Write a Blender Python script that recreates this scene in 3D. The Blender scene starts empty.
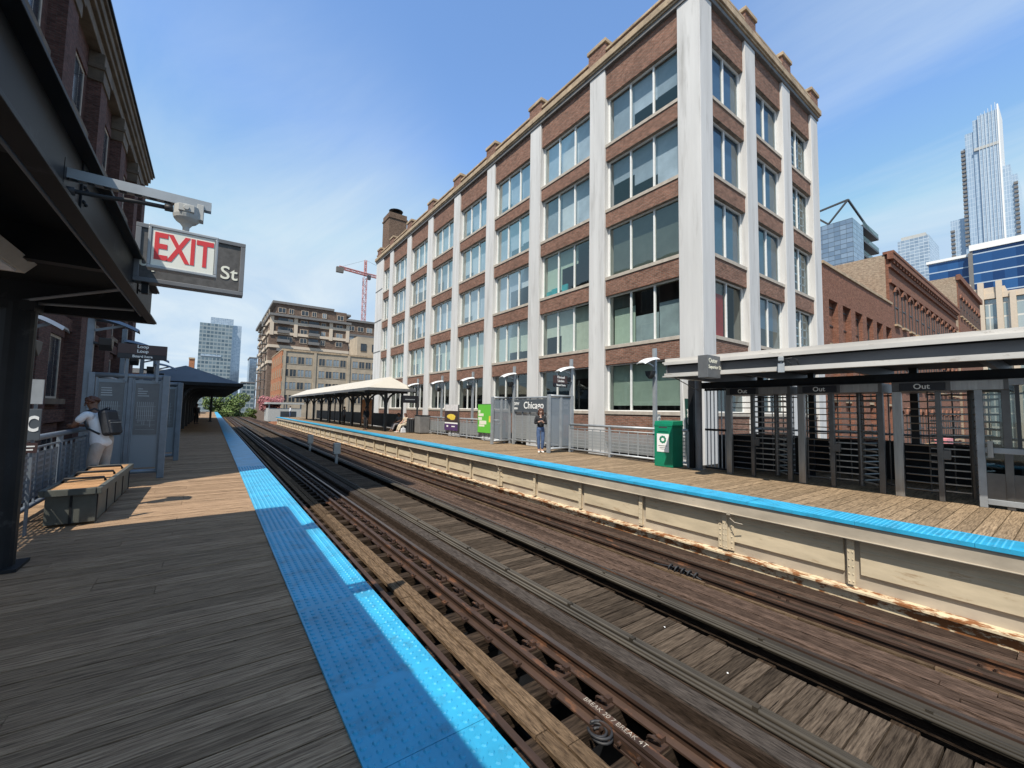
import bpy, bmesh, math, random
from mathutils import Vector, Matrix
R = math.radians
random.seed(7)
scene = bpy.context.scene
COL = scene.collection

# ------------------------------------------------------------------ camera, sky, sun, exposure
cam = bpy.data.cameras.new("camera")
cam.sensor_width = 36.0
cam.lens = 413.3 / 1024 * 36
cam.clip_start = 0.05
cam.clip_end = 6000
cam_ob = bpy.data.objects.new("camera", cam)
COL.objects.link(cam_ob)
PITCH, ROLL, YAW, EYE = 0.0641, 0.01715, 0.6268, 1.6
_cy, _sy, _cp, _sp = math.cos(YAW), math.sin(YAW), math.cos(PITCH), math.sin(PITCH)
_F = Vector((_sy * _cp, _cy * _cp, _sp))
_R0 = Vector((_cy, -_sy, 0))
_U0 = _R0.cross(_F)
_r = _R0 * math.cos(ROLL) + _U0 * math.sin(ROLL)
_u = -_R0 * math.sin(ROLL) + _U0 * math.cos(ROLL)
_m = Matrix((( _r.x, _u.x, -_F.x, 0), (_r.y, _u.y, -_F.y, 0), (_r.z, _u.z, -_F.z, EYE), (0, 0, 0, 1)))
cam_ob.matrix_world = _m
scene.camera = cam_ob

SUN_DIR = Vector((-0.562, -0.365, 1.0)).normalized()      # towards the sun
SUN_EL = math.asin(SUN_DIR.z)
SUN_ROT = math.atan2(SUN_DIR.x, SUN_DIR.y)
sun = bpy.data.lights.new("sun", 'SUN')
sun.energy = 4.4
sun.angle = R(0.53)
sun.color = (1.0, 0.93, 0.82)
sun_ob = bpy.data.objects.new("sun", sun)
sun_ob.rotation_euler = SUN_DIR.to_track_quat('Z', 'Y').to_euler()
sun_ob.location = (0, 0, 60)
COL.objects.link(sun_ob)

world = bpy.data.worlds.new("World")
scene.world = world
world.use_nodes = True
def build_world():
    nt = world.node_tree
    n = nt.nodes; l = nt.links
    n.clear()
    out = n.new('ShaderNodeOutputWorld')
    bg = n.new('ShaderNodeBackground')
    sky = n.new('ShaderNodeTexSky')
    sky.sky_type = 'NISHITA'
    sky.sun_disc = False
    sky.sun_elevation = SUN_EL
    sky.sun_rotation = SUN_ROT
    sky.altitude = 180
    sky.air_density = 1.0
    sky.dust_density = 0.3
    sky.ozone_density = 2.2
    bg.inputs['Strength'].default_value = 0.15
    # thin cirrus: stretched noise on the sky's own direction
    tc = n.new('ShaderNodeTexCoord')
    sep = n.new('ShaderNodeSeparateXYZ'); l.new(tc.outputs['Generated'], sep.inputs[0])
    # project on a high plane
    zz = n.new('ShaderNodeMath'); zz.operation = 'MAXIMUM'; zz.inputs[1].default_value = 0.03; l.new(sep.outputs['Z'], zz.inputs[0])
    dx = n.new('ShaderNodeMath'); dx.operation = 'DIVIDE'; l.new(sep.outputs['X'], dx.inputs[0]); l.new(zz.outputs[0], dx.inputs[1])
    dy = n.new('ShaderNodeMath'); dy.operation = 'DIVIDE'; l.new(sep.outputs['Y'], dy.inputs[0]); l.new(zz.outputs[0], dy.inputs[1])
    cmb = n.new('ShaderNodeCombineXYZ'); l.new(dx.outputs[0], cmb.inputs[0]); l.new(dy.outputs[0], cmb.inputs[1])
    mp = n.new('ShaderNodeMapping'); mp.inputs['Rotation'].default_value = (0, 0, R(35)); mp.inputs['Scale'].default_value = (0.9, 0.28, 1); mp.inputs['Location'].default_value = (3.1, 1.7, 0)
    l.new(cmb.outputs[0], mp.inputs[0])
    nz = n.new('ShaderNodeTexNoise'); nz.inputs['Scale'].default_value = 0.9; nz.inputs['Detail'].default_value = 8; nz.inputs['Roughness'].default_value = 0.62; nz.inputs['Distortion'].default_value = 0.6
    l.new(mp.outputs[0], nz.inputs['Vector'])
    big = n.new('ShaderNodeTexNoise'); big.inputs['Scale'].default_value = 0.33; big.inputs['Detail'].default_value = 2
    l.new(cmb.outputs[0], big.inputs['Vector'])
    mul = n.new('ShaderNodeMath'); mul.operation = 'MULTIPLY'; l.new(nz.outputs['Fac'], mul.inputs[0]); l.new(big.outputs['Fac'], mul.inputs[1])
    rmp = n.new('ShaderNodeMapRange'); rmp.inputs['From Min'].default_value = 0.16; rmp.inputs['From Max'].default_value = 0.38; rmp.inputs['To Max'].default_value = 1.0
    l.new(mul.outputs[0], rmp.inputs['Value'])
    # the cirrus stands in two parts of the sky: low to the north, higher to the east
    tot = None
    for d_, c0, c1 in (((-0.02, .93, .30), .84, 1.0), ((.86, .07, .50), .91, .995)):
        dv = Vector(d_).normalized(); dt = n.new('ShaderNodeVectorMath'); dt.operation = 'DOT_PRODUCT'; dt.inputs[1].default_value = dv
        l.new(tc.outputs['Generated'], dt.inputs[0])
        mk = n.new('ShaderNodeMapRange'); mk.interpolation_type = 'SMOOTHSTEP'; mk.inputs['From Min'].default_value = c0; mk.inputs['From Max'].default_value = c1; l.new(dt.outputs['Value'], mk.inputs['Value'])
        if tot is None: tot = mk.outputs[0]
        else:
            aa = n.new('ShaderNodeMath'); aa.use_clamp = True; l.new(tot, aa.inputs[0]); l.new(mk.outputs[0], aa.inputs[1]); tot = aa.outputs[0]
    mm = n.new('ShaderNodeMath'); mm.operation = 'MULTIPLY'; l.new(rmp.outputs[0], mm.inputs[0]); l.new(tot, mm.inputs[1])
    # pale veil towards the horizon
    vr = n.new('ShaderNodeMapRange'); vr.inputs['From Min'].default_value = 0.0; vr.inputs['From Max'].default_value = 0.36; vr.inputs['To Min'].default_value = 0.5; vr.inputs['To Max'].default_value = 0.0
    l.new(sep.outputs['Z'], vr.inputs['Value'])
    add = n.new('ShaderNodeMath'); add.operation = 'ADD'; add.use_clamp = True; l.new(mm.outputs[0], add.inputs[0]); l.new(vr.outputs[0], add.inputs[1])
    mix = n.new('ShaderNodeMixRGB'); mix.inputs['Color2'].default_value = (3.3, 3.9, 4.4, 1)
    hs = n.new('ShaderNodeHueSaturation'); hs.inputs['Saturation'].default_value = 1.08; hs.inputs['Value'].default_value = 1.38; l.new(sky.outputs[0], hs.inputs['Color'])
    l.new(add.outputs[0], mix.inputs['Fac']); cap = n.new('ShaderNodeMixRGB'); cap.blend_type = 'DARKEN'; cap.inputs['Fac'].default_value = 1; cap.inputs['Color2'].default_value = (2.1, 3.0, 4.1, 1); l.new(hs.outputs[0], cap.inputs['Color1']); l.new(cap.outputs[0], mix.inputs['Color1'])
    l.new(mix.outputs[0], bg.inputs['Color'])
    l.new(bg.outputs[0], out.inputs[0])
build_world()
scene.view_settings.view_transform = 'Standard'
scene.view_settings.look = 'None'
scene.view_settings.exposure = 0.5
scene.view_settings.gamma = 1.0
scene.render.engine = 'CYCLES'
scene.cycles.max_bounces = 6
scene.cycles.transparent_max_bounces = 12

# ------------------------------------------------------------------ helpers
class MB:
    """collects vertices and faces; build() links them as one mesh object"""
    def __init__(s): s.v = []; s.f = []
    def add(s, vs, fs):
        b = len(s.v); s.v += [tuple(p) for p in vs]; s.f += [tuple(i + b for i in f) for f in fs]; return s
    def box(s, x0, x1, y0, y1, z0, z1):
        vs = [(x0,y0,z0),(x1,y0,z0),(x1,y1,z0),(x0,y1,z0),(x0,y0,z1),(x1,y0,z1),(x1,y1,z1),(x0,y1,z1)]
        return s.add(vs, [(0,3,2,1),(4,5,6,7),(0,1,5,4),(1,2,6,5),(2,3,7,6),(3,0,4,7)])
    def obox(s, c, ex, ey, ez):
        """oriented box: centre and three half-extent vectors"""
        c = Vector(c); ex = Vector(ex); ey = Vector(ey); ez = Vector(ez)
        vs = [c - ex - ey - ez, c + ex - ey - ez, c + ex + ey - ez, c - ex + ey - ez, c - ex - ey + ez, c + ex - ey + ez, c + ex + ey + ez, c - ex + ey + ez]
        return s.add(vs, [(0,3,2,1),(4,5,6,7),(0,1,5,4),(1,2,6,5),(2,3,7,6),(3,0,4,7)])
    def beam(s, a, b, w, h, up=(0,0,1)):
        a = Vector(a); b = Vector(b); d = (b - a)
        L = d.length; d.normalize(); u = Vector(up)
        if abs(d.dot(u)) > .98: u = Vector((0,1,0))
        sx = d.cross(u).normalized(); uz = sx.cross(d)
        return s.obox((a + b) / 2, d * L / 2, sx * w / 2, uz * h / 2)
    def tube(s, pts, r, n=8, cap=True):
        pts = [Vector(p) for p in pts]
        rr = r if isinstance(r, (list, tuple)) else [r] * len(pts)
        base = len(s.v); prev = None
        for i, p in enumerate(pts):
            d = (pts[min(i+1, len(pts)-1)] - pts[max(i-1, 0)]).normalized()
            u = prev if prev is not None else (Vector((0,0,1)) if abs(d.z) < .9 else Vector((0,1,0)))
            a = d.cross(u)
            if a.length < 1e-4: a = d.cross(Vector((1,0,0)))
            a.normalize(); b = a.cross(d).normalized(); prev = b
            for k in range(n):
                t = 2 * math.pi * k / n
                s.v.append(tuple(p + (a * math.cos(t) + b * math.sin(t)) * rr[i]))
        for i in range(len(pts) - 1):
            for k in range(n):
                a0 = base + i * n + k; a1 = base + i * n + (k + 1) % n
                s.f.append((a0, a0 + n, a1 + n, a1))
        if cap:
            s.f.append(tuple(base + k for k in range(n)))
            s.f.append(tuple(base + (len(pts) - 1) * n + k for k in reversed(range(n))))
        return s
    def prism(s, poly, axis, a, b):
        """polygon in the other two axes extruded along axis ('x','y','z')"""
        def P(p, t):
            return {'x': (t, p[0], p[1]), 'y': (p[0], t, p[1]), 'z': (p[0], p[1], t)}[axis]
        n = len(poly)
        vs = [P(p, a) for p in poly] + [P(p, b) for p in poly]
        fs = [tuple(range(n)), tuple(range(2*n - 1, n - 1, -1))] + [(i, i + n, (i+1) % n + n, (i+1) % n) for i in range(n)]
        return s.add(vs, fs)
    def ball(s, c, r, nu=12, nv=8, sc=(1,1,1)):
        c = Vector(c); vs = [c + Vector((0,0,r*sc[2]))]
        for i in range(1, nv):
            t = math.pi * i / nv
            for k in range(nu):
                p = 2 * math.pi * k / nu
                vs.append(c + Vector((r*sc[0]*math.sin(t)*math.cos(p), r*sc[1]*math.sin(t)*math.sin(p), r*sc[2]*math.cos(t))))
        vs.append(c - Vector((0,0,r*sc[2])))
        fs = [(0, 1+k, 1+(k+1)%nu) for k in range(nu)]
        for i in range(nv-2):
            for k in range(nu):
                a = 1+i*nu+k; b = 1+i*nu+(k+1)%nu
                fs.append((a, a+nu, b+nu, b))
        e = len(vs)-1; o = 1+(nv-2)*nu
        fs += [(e, o+(k+1)%nu, o+k) for k in range(nu)]
        return s.add(vs, fs)
    def torus(s, c, R0, r, nu=14, nv=6, ax=(0,0,1)):
        ax = Vector(ax).normalized(); t = Vector((1,0,0)) if abs(ax.x) < .9 else Vector((0,1,0))
        a = ax.cross(t).normalized(); b = ax.cross(a); c = Vector(c); base = len(s.v)
        for i in range(nu):
            p = 2*math.pi*i/nu; d = a*math.cos(p)+b*math.sin(p)
            for k in range(nv):
                q = 2*math.pi*k/nv
                s.v.append(tuple(c + d*(R0 + r*math.cos(q)) + ax*r*math.sin(q)))
        for i in range(nu):
            for k in range(nv):
                s.f.append((base+i*nv+k, base+((i+1)%nu)*nv+k, base+((i+1)%nu)*nv+(k+1)%nv, base+i*nv+(k+1)%nv))
        return s
    def mesh(s, name, mat=None, smooth=False):
        me = bpy.data.meshes.new(name)
        me.from_pydata(s.v, [], s.f)
        bm = bmesh.new(); bm.from_mesh(me)
        bmesh.ops.recalc_face_normals(bm, faces=bm.faces)
        bm.to_mesh(me); bm.free()
        if mat is not None: me.materials.append(mat)
        if smooth:
            for p in me.polygons: p.use_smooth = True
        me.update()
        return me
    def build(s, name, mat, parent=None, smooth=False, bevel=0.0, loc=None, rotz=None):
        o = bpy.data.objects.new(name, s.mesh(name, mat, smooth))
        COL.objects.link(o)
        if parent is not None: o.parent = parent
        if loc is not None: o.location = loc
        if rotz is not None: o.rotation_euler = (0, 0, rotz)
        if bevel:
            b = o.modifiers.new("bevel", 'BEVEL'); b.width = bevel; b.segments = 2; b.limit_method = 'ANGLE'; b.angle_limit = R(40)
        return o

def link_mesh(name, me, parent=None, loc=(0,0,0), rot=(0,0,0)):
    o = bpy.data.objects.new(name, me); COL.objects.link(o)
    o.parent = parent; o.location = loc; o.rotation_euler = rot
    return o
def tag(o, label, cat, group=None, kind=None):
    o['label'] = label; o['category'] = cat
    if group: o['group'] = group
    if kind: o['kind'] = kind
    return o
def struct(o): o['kind'] = 'structure'; return o
def thing(name, label, cat, loc=(0,0,0), rotz=0.0, group=None):
    o = bpy.data.objects.new(name, None); COL.objects.link(o)
    o.empty_display_size = .2; o.location = loc; o.rotation_euler = (0,0,rotz)
    return tag(o, label, cat, group)
KIDS = {}
def dup(root, loc, rotz=None, label=None, group=None, scale=None):
    """a thing, its parts and sub-parts copied (mesh data shared)"""
    def cp(o, par):
        c = o.copy(); COL.objects.link(c); c.parent = par
        for ch in list(o.children): cp(ch, c)
        return c
    r = cp(root, None)
    r.location = loc
    if rotz is not None: r.rotation_euler = (0,0,rotz)
    if scale: r.scale = scale
    if label: r['label'] = label
    if group: r['group'] = group
    return r
def text(name, body, size, mat, parent, loc, rot, align='CENTER', bold=0.0, ext=0.002, sx=1.0):
    cu = bpy.data.curves.new(name, 'FONT'); cu.body = body; cu.size = size
    cu.align_x = align; cu.align_y = 'CENTER'; cu.extrude = ext; cu.offset = bold; cu.resolution_u = 4
    t = bpy.data.objects.new(name, cu); COL.objects.link(t)
    dg = bpy.context.evaluated_depsgraph_get(); dg.update()
    me = bpy.data.meshes.new_from_object(t.evaluated_get(dg))
    COL.objects.unlink(t); bpy.data.objects.remove(t)
    me.materials.clear(); me.materials.append(mat)
    o = bpy.data.objects.new(name, me); COL.objects.link(o)
    o.parent = parent; o.location = loc; o.rotation_euler = rot; o.scale = (sx, 1, 1)
    return o
ROT_S = (R(90), 0, 0)              # reads for someone looking towards +Y
ROT_W = (R(90), 0, R(-90))         # reads for someone looking towards +X

# ------------------------------------------------------------------ materials
def new_mat(name):
    m = bpy.data.materials.new(name); m.use_nodes = True
    nt = m.node_tree; b = nt.nodes['Principled BSDF']
    return m, nt, b
def c4(c): return (c[0], c[1], c[2], 1)
def M(name, c, rough=.6, metal=0.0, var=.18, scale=4.0, c2=None, patch=None, bump=0.0, bscale=30.0, stretch=(1,1,1), island=0.0, spec=.5, coord='Object', patch_w=.05):
    """base colour with soft noise; patch=(colour, threshold, scale) for rust or stains; island = variation per separate board"""
    m, nt, b = new_mat(name); n = nt.nodes; l = nt.links
    tc = n.new('ShaderNodeTexCoord'); mp = n.new('ShaderNodeMapping'); mp.inputs['Scale'].default_value = stretch
    if coord == 'World':
        g = n.new('ShaderNodeNewGeometry'); l.new(g.outputs['Position'], mp.inputs[0])
    else: l.new(tc.outputs['Object'], mp.inputs[0])
    nz = n.new('ShaderNodeTexNoise'); nz.inputs['Scale'].default_value = scale; nz.inputs['Detail'].default_value = 7; nz.inputs['Roughness'].default_value = .6
    src = mp.outputs[0]
    if island:
        g2 = n.new('ShaderNodeNewGeometry'); ad = n.new('ShaderNodeVectorMath'); ad.operation = 'MULTIPLY_ADD'
        l.new(g2.outputs['Random Per Island'], ad.inputs[0]); ad.inputs[1].default_value = (37.1, 91.7, 53.3); l.new(mp.outputs[0], ad.inputs[2]); src = ad.outputs[0]
    l.new(src, nz.inputs['Vector'])
    rp = n.new('ShaderNodeValToRGB')
    ca = [x * (1 - var) for x in c]; cb = c2 if c2 else [min(1, x * (1 + var)) for x in c]
    rp.color_ramp.elements[0].position = .32; rp.color_ramp.elements[1].position = .68
    rp.color_ramp.elements[0].color = c4(ca); rp.color_ramp.elements[1].color = c4(cb)
    l.new(nz.outputs['Fac'], rp.inputs[0]); col = rp.outputs[0]
    if island:
        hv = n.new('ShaderNodeHueSaturation'); mr = n.new('ShaderNodeMapRange'); mr.inputs['To Min'].default_value = 1 - island; mr.inputs['To Max'].default_value = 1 + island
        l.new(g2.outputs['Random Per Island'], mr.inputs['Value']); l.new(mr.outputs[0], hv.inputs['Value']); l.new(col, hv.inputs['Color']); col = hv.outputs[0]
    if patch:
        pz = n.new('ShaderNodeTexNoise'); pz.inputs['Scale'].default_value = patch[2]; pz.inputs['Detail'].default_value = 9; pz.inputs['Roughness'].default_value = .7
        l.new(src, pz.inputs['Vector'])
        pr = n.new('ShaderNodeMapRange'); pr.inputs['From Min'].default_value = patch[1]; pr.inputs['From Max'].default_value = patch[1] + patch_w
        l.new(pz.outputs['Fac'], pr.inputs['Value'])
        mx = n.new('ShaderNodeMixRGB'); mx.inputs['Color2'].default_value = c4(patch[0]); l.new(pr.outputs[0], mx.inputs['Fac']); l.new(col, mx.inputs['Color1']); col = mx.outputs[0]
    l.new(col, b.inputs['Base Color'])
    b.inputs['Roughness'].default_value = rough; b.inputs['Metallic'].default_value = metal; b.inputs['Specular IOR Level'].default_value = spec
    if bump:
        bz = n.new('ShaderNodeTexNoise'); bz.inputs['Scale'].default_value = bscale; bz.inputs['Detail'].default_value = 6; l.new(src, bz.inputs['Vector'])
        bp = n.new('ShaderNodeBump'); bp.inputs['Strength'].default_value = bump; bp.inputs['Distance'].default_value = .02
        l.new(bz.outputs['Fac'], bp.inputs['Height']); l.new(bp.outputs[0], b.inputs['Normal'])
    return m
def wood(name, ca, cb, axis='x', island=.22, rough=.85, fine=60.0, patch=None):
    st = {'x': (4.0, fine, fine), 'y': (fine, 6.5, fine), 'z': (fine, fine, 4.0)}[axis]
    if patch is None: patch = ([x * .28 for x in ca], .60, 1.9)
    m = M(name, ca, rough=.95, c2=cb, var=.25, scale=1.0, stretch=st, island=island, bump=.6, bscale=1.8, spec=.08, patch=patch, patch_w=.035)
    return m
def brick(name, c1, c2, mortar, scale=1.0, big=.35, dirt=(0.05,0.035,0.03)):
    m, nt, b = new_mat(name); n = nt.nodes; l = nt.links
    g = n.new('ShaderNodeNewGeometry'); sp = n.new('ShaderNodeSeparateXYZ'); l.new(g.outputs['Position'], sp.inputs[0])
    ad = n.new('ShaderNodeMath'); l.new(sp.outputs['X'], ad.inputs[0]); l.new(sp.outputs['Y'], ad.inputs[1])
    cb = n.new('ShaderNodeCombineXYZ'); l.new(ad.outputs[0], cb.inputs[0]); l.new(sp.outputs['Z'], cb.inputs[1])
    br = n.new('ShaderNodeTexBrick'); br.inputs['Scale'].default_value = 1.0
    br.inputs['Brick Width'].default_value = .23 * scale; br.inputs['Row Height'].default_value = .075 * scale; br.inputs['Mortar Size'].default_value = .011 * scale
    br.inputs['Color1'].default_value = c4(c1); br.inputs['Color2'].default_value = c4(c2); br.inputs['Mortar'].default_value = c4(mortar); br.inputs['Bias'].default_value = -.1
    l.new(cb.outputs[0], br.inputs['Vector'])
    nz = n.new('ShaderNodeTexNoise'); nz.inputs['Scale'].default_value = .7; nz.inputs['Detail'].default_value = 8; nz.inputs['Roughness'].default_value = .65
    l.new(g.outputs['Position'], nz.inputs['Vector'])
    mr = n.new('ShaderNodeMapRange'); mr.inputs['From Min'].default_value = .42; mr.inputs['From Max'].default_value = .75; mr.inputs['To Max'].default_value = big
    l.new(nz.outputs['Fac'], mr.inputs['Value'])
    mx = n.new('ShaderNodeMixRGB'); mx.inputs['Color2'].default_value = c4(dirt); l.new(mr.outputs[0], mx.inputs['Fac']); l.new(br.outputs['Color'], mx.inputs['Color1'])
    sp2 = n.new('ShaderNodeTexNoise'); sp2.inputs['Scale'].default_value = 7 / scale; sp2.inputs['Detail'].default_value = 5; sp2.inputs['Roughness'].default_value = .75
    ms = n.new('ShaderNodeMapping'); ms.inputs['Scale'].default_value = (.6, .6, 1.6); l.new(g.outputs['Position'], ms.inputs[0]); l.new(ms.outputs[0], sp2.inputs['Vector'])
    sr = n.new('ShaderNodeMapRange'); sr.inputs['From Min'].default_value = .3; sr.inputs['From Max'].default_value = .7; sr.inputs['To Min'].default_value = .50; sr.inputs['To Max'].default_value = 1.5; l.new(sp2.outputs['Fac'], sr.inputs['Value'])
    hv = n.new('ShaderNodeHueSaturation'); l.new(sr.outputs[0], hv.inputs['Value']); l.new(mx.outputs[0], hv.inputs['Color'])
    l.new(hv.outputs[0], b.inputs['Base Color']); b.inputs['Roughness'].default_value = .9; b.inputs['Specular IOR Level'].default_value = .2
    bp = n.new('ShaderNodeBump'); bp.inputs['Strength'].default_value = .4; bp.inputs['Distance'].default_value = .01; bp.invert = True
    l.new(br.outputs['Fac'], bp.inputs['Height']); l.new(bp.outputs[0], b.inputs['Normal'])
    return m
def glass(name, tint=(.55,.62,.6), refl=.3, rough=.03):
    m = bpy.data.materials.new(name); m.use_nodes = True; nt = m.node_tree; n = nt.nodes; l = nt.links; n.clear()
    out = n.new('ShaderNodeOutputMaterial'); mx = n.new('ShaderNodeMixShader'); tr = n.new('ShaderNodeBsdfTransparent'); gl = n.new('ShaderNodeBsdfGlossy')
    tr.inputs[0].default_value = c4(tint); gl.inputs['Roughness'].default_value = rough; gl.inputs['Color'].default_value = (.74,.78,.72,1)
    lw = n.new('ShaderNodeLayerWeight'); lw.inputs['Blend'].default_value = .18
    mr = n.new('ShaderNodeMapRange'); mr.inputs['To Min'].default_value = refl; mr.inputs['To Max'].default_value = .5
    l.new(lw.outputs['Fresnel'], mr.inputs['Value']); l.new(mr.outputs[0], mx.inputs['Fac'])
    l.new(tr.outputs[0], mx.inputs[1]); l.new(gl.outputs[0], mx.inputs[2]); l.new(mx.outputs[0], out.inputs[0])
    # slight waviness of old glazing
    nz = n.new('ShaderNodeTexNoise'); nz.inputs['Scale'].default_value = .8; tc = n.new('ShaderNodeTexCoord'); l.new(tc.outputs['Object'], nz.inputs['Vector'])
    bp = n.new('ShaderNodeBump'); bp.inputs['Strength'].default_value = .06; bp.inputs['Distance'].default_value = .05; l.new(nz.outputs['Fac'], bp.inputs['Height']); l.new(bp.outputs[0], gl.inputs['Normal'])
    return m
def perforated(name, c, cell=(.03,.03), hole=(.5,.5), rough=.5):
    """sheet metal with a grid of real see-through holes (object x/y/z: u = x+y, v = z)"""
    m, nt, b = new_mat(name); n = nt.nodes; l = nt.links
    tc = n.new('ShaderNodeTexCoord'); sp = n.new('ShaderNodeSeparateXYZ'); l.new(tc.outputs['Object'], sp.inputs[0])
    ad = n.new('ShaderNodeMath'); l.new(sp.outputs['X'], ad.inputs[0]); l.new(sp.outputs['Y'], ad.inputs[1])
    def inside(sock, period, frac):
        d = n.new('ShaderNodeMath'); d.operation = 'DIVIDE'; d.inputs[1].default_value = period; l.new(sock, d.inputs[0])
        f = n.new('ShaderNodeMath'); f.operation = 'FRACT'; l.new(d.outputs[0], f.inputs[0])
        t = n.new('ShaderNodeMath'); t.operation = 'LESS_THAN'; t.inputs[1].default_value = frac; l.new(f.outputs[0], t.inputs[0]); return t.outputs[0]
    a = inside(ad.outputs[0], cell[0], hole[0]); c_ = inside(sp.outputs['Z'], cell[1], hole[1])
    mu = n.new('ShaderNodeMath'); mu.operation = 'MULTIPLY'; l.new(a, mu.inputs[0]); l.new(c_, mu.inputs[1])
    sb = n.new('ShaderNodeMath'); sb.operation = 'SUBTRACT'; sb.inputs[0].default_value = 1; l.new(mu.outputs[0], sb.inputs[1])
    l.new(sb.outputs[0], b.inputs['Alpha'])
    b.inputs['Base Color'].default_value = c4(c); b.inputs['Roughness'].default_value = rough; b.inputs['Metallic'].default_value = .2
    return m

MAT = {}
MAT['asphalt'] = M('asphalt', (.055,.055,.057), .9, var=.3, scale=.6, bump=.2)
MAT['concrete'] = M('concrete', (.14,.13,.12), .9, var=.15, scale=1.5)
MAT['deck_grey'] = wood('weathered_deck_wood', (.18,.115,.074), (.47,.32,.20), 'x', island=.17, fine=95)
MAT['deck_tan'] = wood('tan_deck_wood', (.15,.107,.068), (.38,.275,.175), 'x', island=.18)
MAT['tactile'] = M('blue_tactile_tile', (.028,.315,.52), .42, var=.18, scale=2.2, patch=((.035,.13,.19), .53, 5), patch_w=.26, spec=.5)
MAT['tie'] = wood('dark_tie_wood', (.018,.013,.010), (.075,.052,.036), 'x', island=.4, fine=40, patch=((.20,.11,.05), .72, 1.2))
MAT['plank_tan'] = wood('tan_track_plank', (.05,.033,.021), (.17,.115,.070), 'y', island=.3)
MAT['plank_brown'] = wood('brown_track_plank', (.026,.017,.013), (.125,.083,.062), 'y', island=.42, patch=((.15,.075,.035), .72, .6))
MAT['plank_grey'] = wood('grey_walk_plank', (.026,.019,.014), (.115,.087,.063), 'x', island=.4, patch=((.016,.012,.009), .60, .5))
MAT['timber_dark'] = wood('dark_guard_timber', (.016,.011,.008), (.06,.042,.031), 'y', island=.2)
MAT['cover_grey'] = wood('grey_cover_board', (.028,.023,.020), (.085,.071,.061), 'y', island=.2)
MAT['rail_rust'] = M('rusty_rail_steel', (.055,.031,.021), .62, .25, var=.4, scale=5, stretch=(1,.3,1), patch=((.135,.062,.032), .56, 7))
MAT['rail_head'] = M('worn_rail_head', (.17,.135,.12), .36, .85, var=.3, scale=4, stretch=(1,.15,1))
MAT['conduit'] = M('olive_conduit', (.042,.034,.024), .6, .2, var=.4, scale=5, stretch=(1,.2,1))
MAT['black_rubber'] = M('black_cable', (.02,.02,.022), .6)
MAT['chalk'] = M('white_chalk', (.40,.36,.30), .95, var=.6, scale=70)
MAT['cream'] = M('cream_girder_paint', (.52,.435,.305), .7, var=.14, scale=2.5, stretch=(1,.6,2.5), patch=((.30,.19,.10), .585, 3.4), patch_w=.14)
MAT['cream_rust'] = M('rusted_cream_paint', (.60,.49,.33), .8, var=.15, scale=3, patch=((.22,.082,.024), .475, 8), bump=.12, bscale=20, patch_w=.07, stretch=(1,.45,1))
MAT['beam_grey'] = M('weathered_beam_paint', (.40,.345,.27), .6, var=.2, scale=2.5, stretch=(1,.4,1), patch=((.18,.14,.11), .66, 5))
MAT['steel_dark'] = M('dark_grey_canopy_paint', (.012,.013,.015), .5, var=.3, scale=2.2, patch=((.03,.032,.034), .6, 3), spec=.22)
MAT['steel_mid'] = M('grey_canopy_paint', (.135,.137,.142), .5, var=.2, scale=2.4, stretch=(1,.4,1), patch=((.11,.11,.115), .62, 5))
MAT['steel_light'] = M('pale_flange_paint', (.50,.48,.45), .5, var=.16, scale=2.5, stretch=(1,.3,1), patch=((.36,.33,.29), .62, 6))
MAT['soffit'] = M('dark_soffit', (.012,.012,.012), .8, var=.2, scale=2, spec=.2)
MAT['galv'] = M('galvanised_grey', (.33,.35,.365), .45, .35, var=.14, scale=5)
MAT['galv_blue'] = M('blue_grey_paint', (.165,.19,.22), .45, .25, var=.14, scale=5)
MAT['perf_light'] = perforated('perforated_grey_sheet', (.30,.32,.33), (.05,.11), (.55,.72))
MAT['perf_fine'] = perforated('fine_perforated_sheet', (.24,.275,.31), (.02,.02), (.45,.45))
MAT['perf_left'] = perforated('perforated_block_sheet', (.18,.205,.235), (.055,.085), (.62,.62))
MAT['white_paint'] = M('white_painted_concrete', (.56,.552,.54), .75, var=.10, scale=1.2, stretch=(1.6,1.6,.14), patch=((.37,.36,.345), .53, 1.5), bump=.25, bscale=6, patch_w=.2)
MAT['pilaster_grey'] = M('grey_painted_concrete', (.60,.595,.58), .75, var=.09, scale=1.2, stretch=(1,1,.3), patch=((.47,.465,.45), .57, 1.2), bump=.15, bscale=6, patch_w=.18)
MAT['frame_white'] = M('white_window_frame', (.74,.74,.72), .5, var=.05)
MAT['frame_dark'] = M('dark_window_frame', (.05,.052,.055), .45, var=.1)
MAT['sill'] = M('stone_sill', (.42,.37,.31), .8, var=.18, scale=3)
MAT['tan_stone'] = M('tan_terracotta', (.38,.285,.185), .8, var=.3, scale=1.6, patch=((.19,.135,.09), .55, 2.4), bump=.3, patch_w=.14)
MAT['shade_stone'] = M('shaded_cornice_stone', (.12,.092,.065), .85, var=.3, scale=1.6, patch=((.07,.052,.038), .55, 2.4), bump=.3, patch_w=.14)  # darker copy of the tan stone; shade on this building put into the colour
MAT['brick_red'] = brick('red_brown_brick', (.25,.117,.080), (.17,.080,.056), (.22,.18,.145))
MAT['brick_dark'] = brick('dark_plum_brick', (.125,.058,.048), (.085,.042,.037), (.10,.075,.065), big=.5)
MAT['brick_orange'] = brick('orange_red_brick', (.235,.089,.056), (.18,.067,.043), (.20,.145,.11), big=.4, dirt=(.16,.08,.05))
MAT['brick_tan'] = brick('tan_side_brick', (.36,.28,.20), (.28,.21,.15), (.36,.31,.25), big=.5, dirt=(.26,.17,.11))
MAT['brick_chimney'] = brick('brown_chimney_brick', (.17,.10,.07), (.12,.07,.05), (.2,.16,.12))
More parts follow.
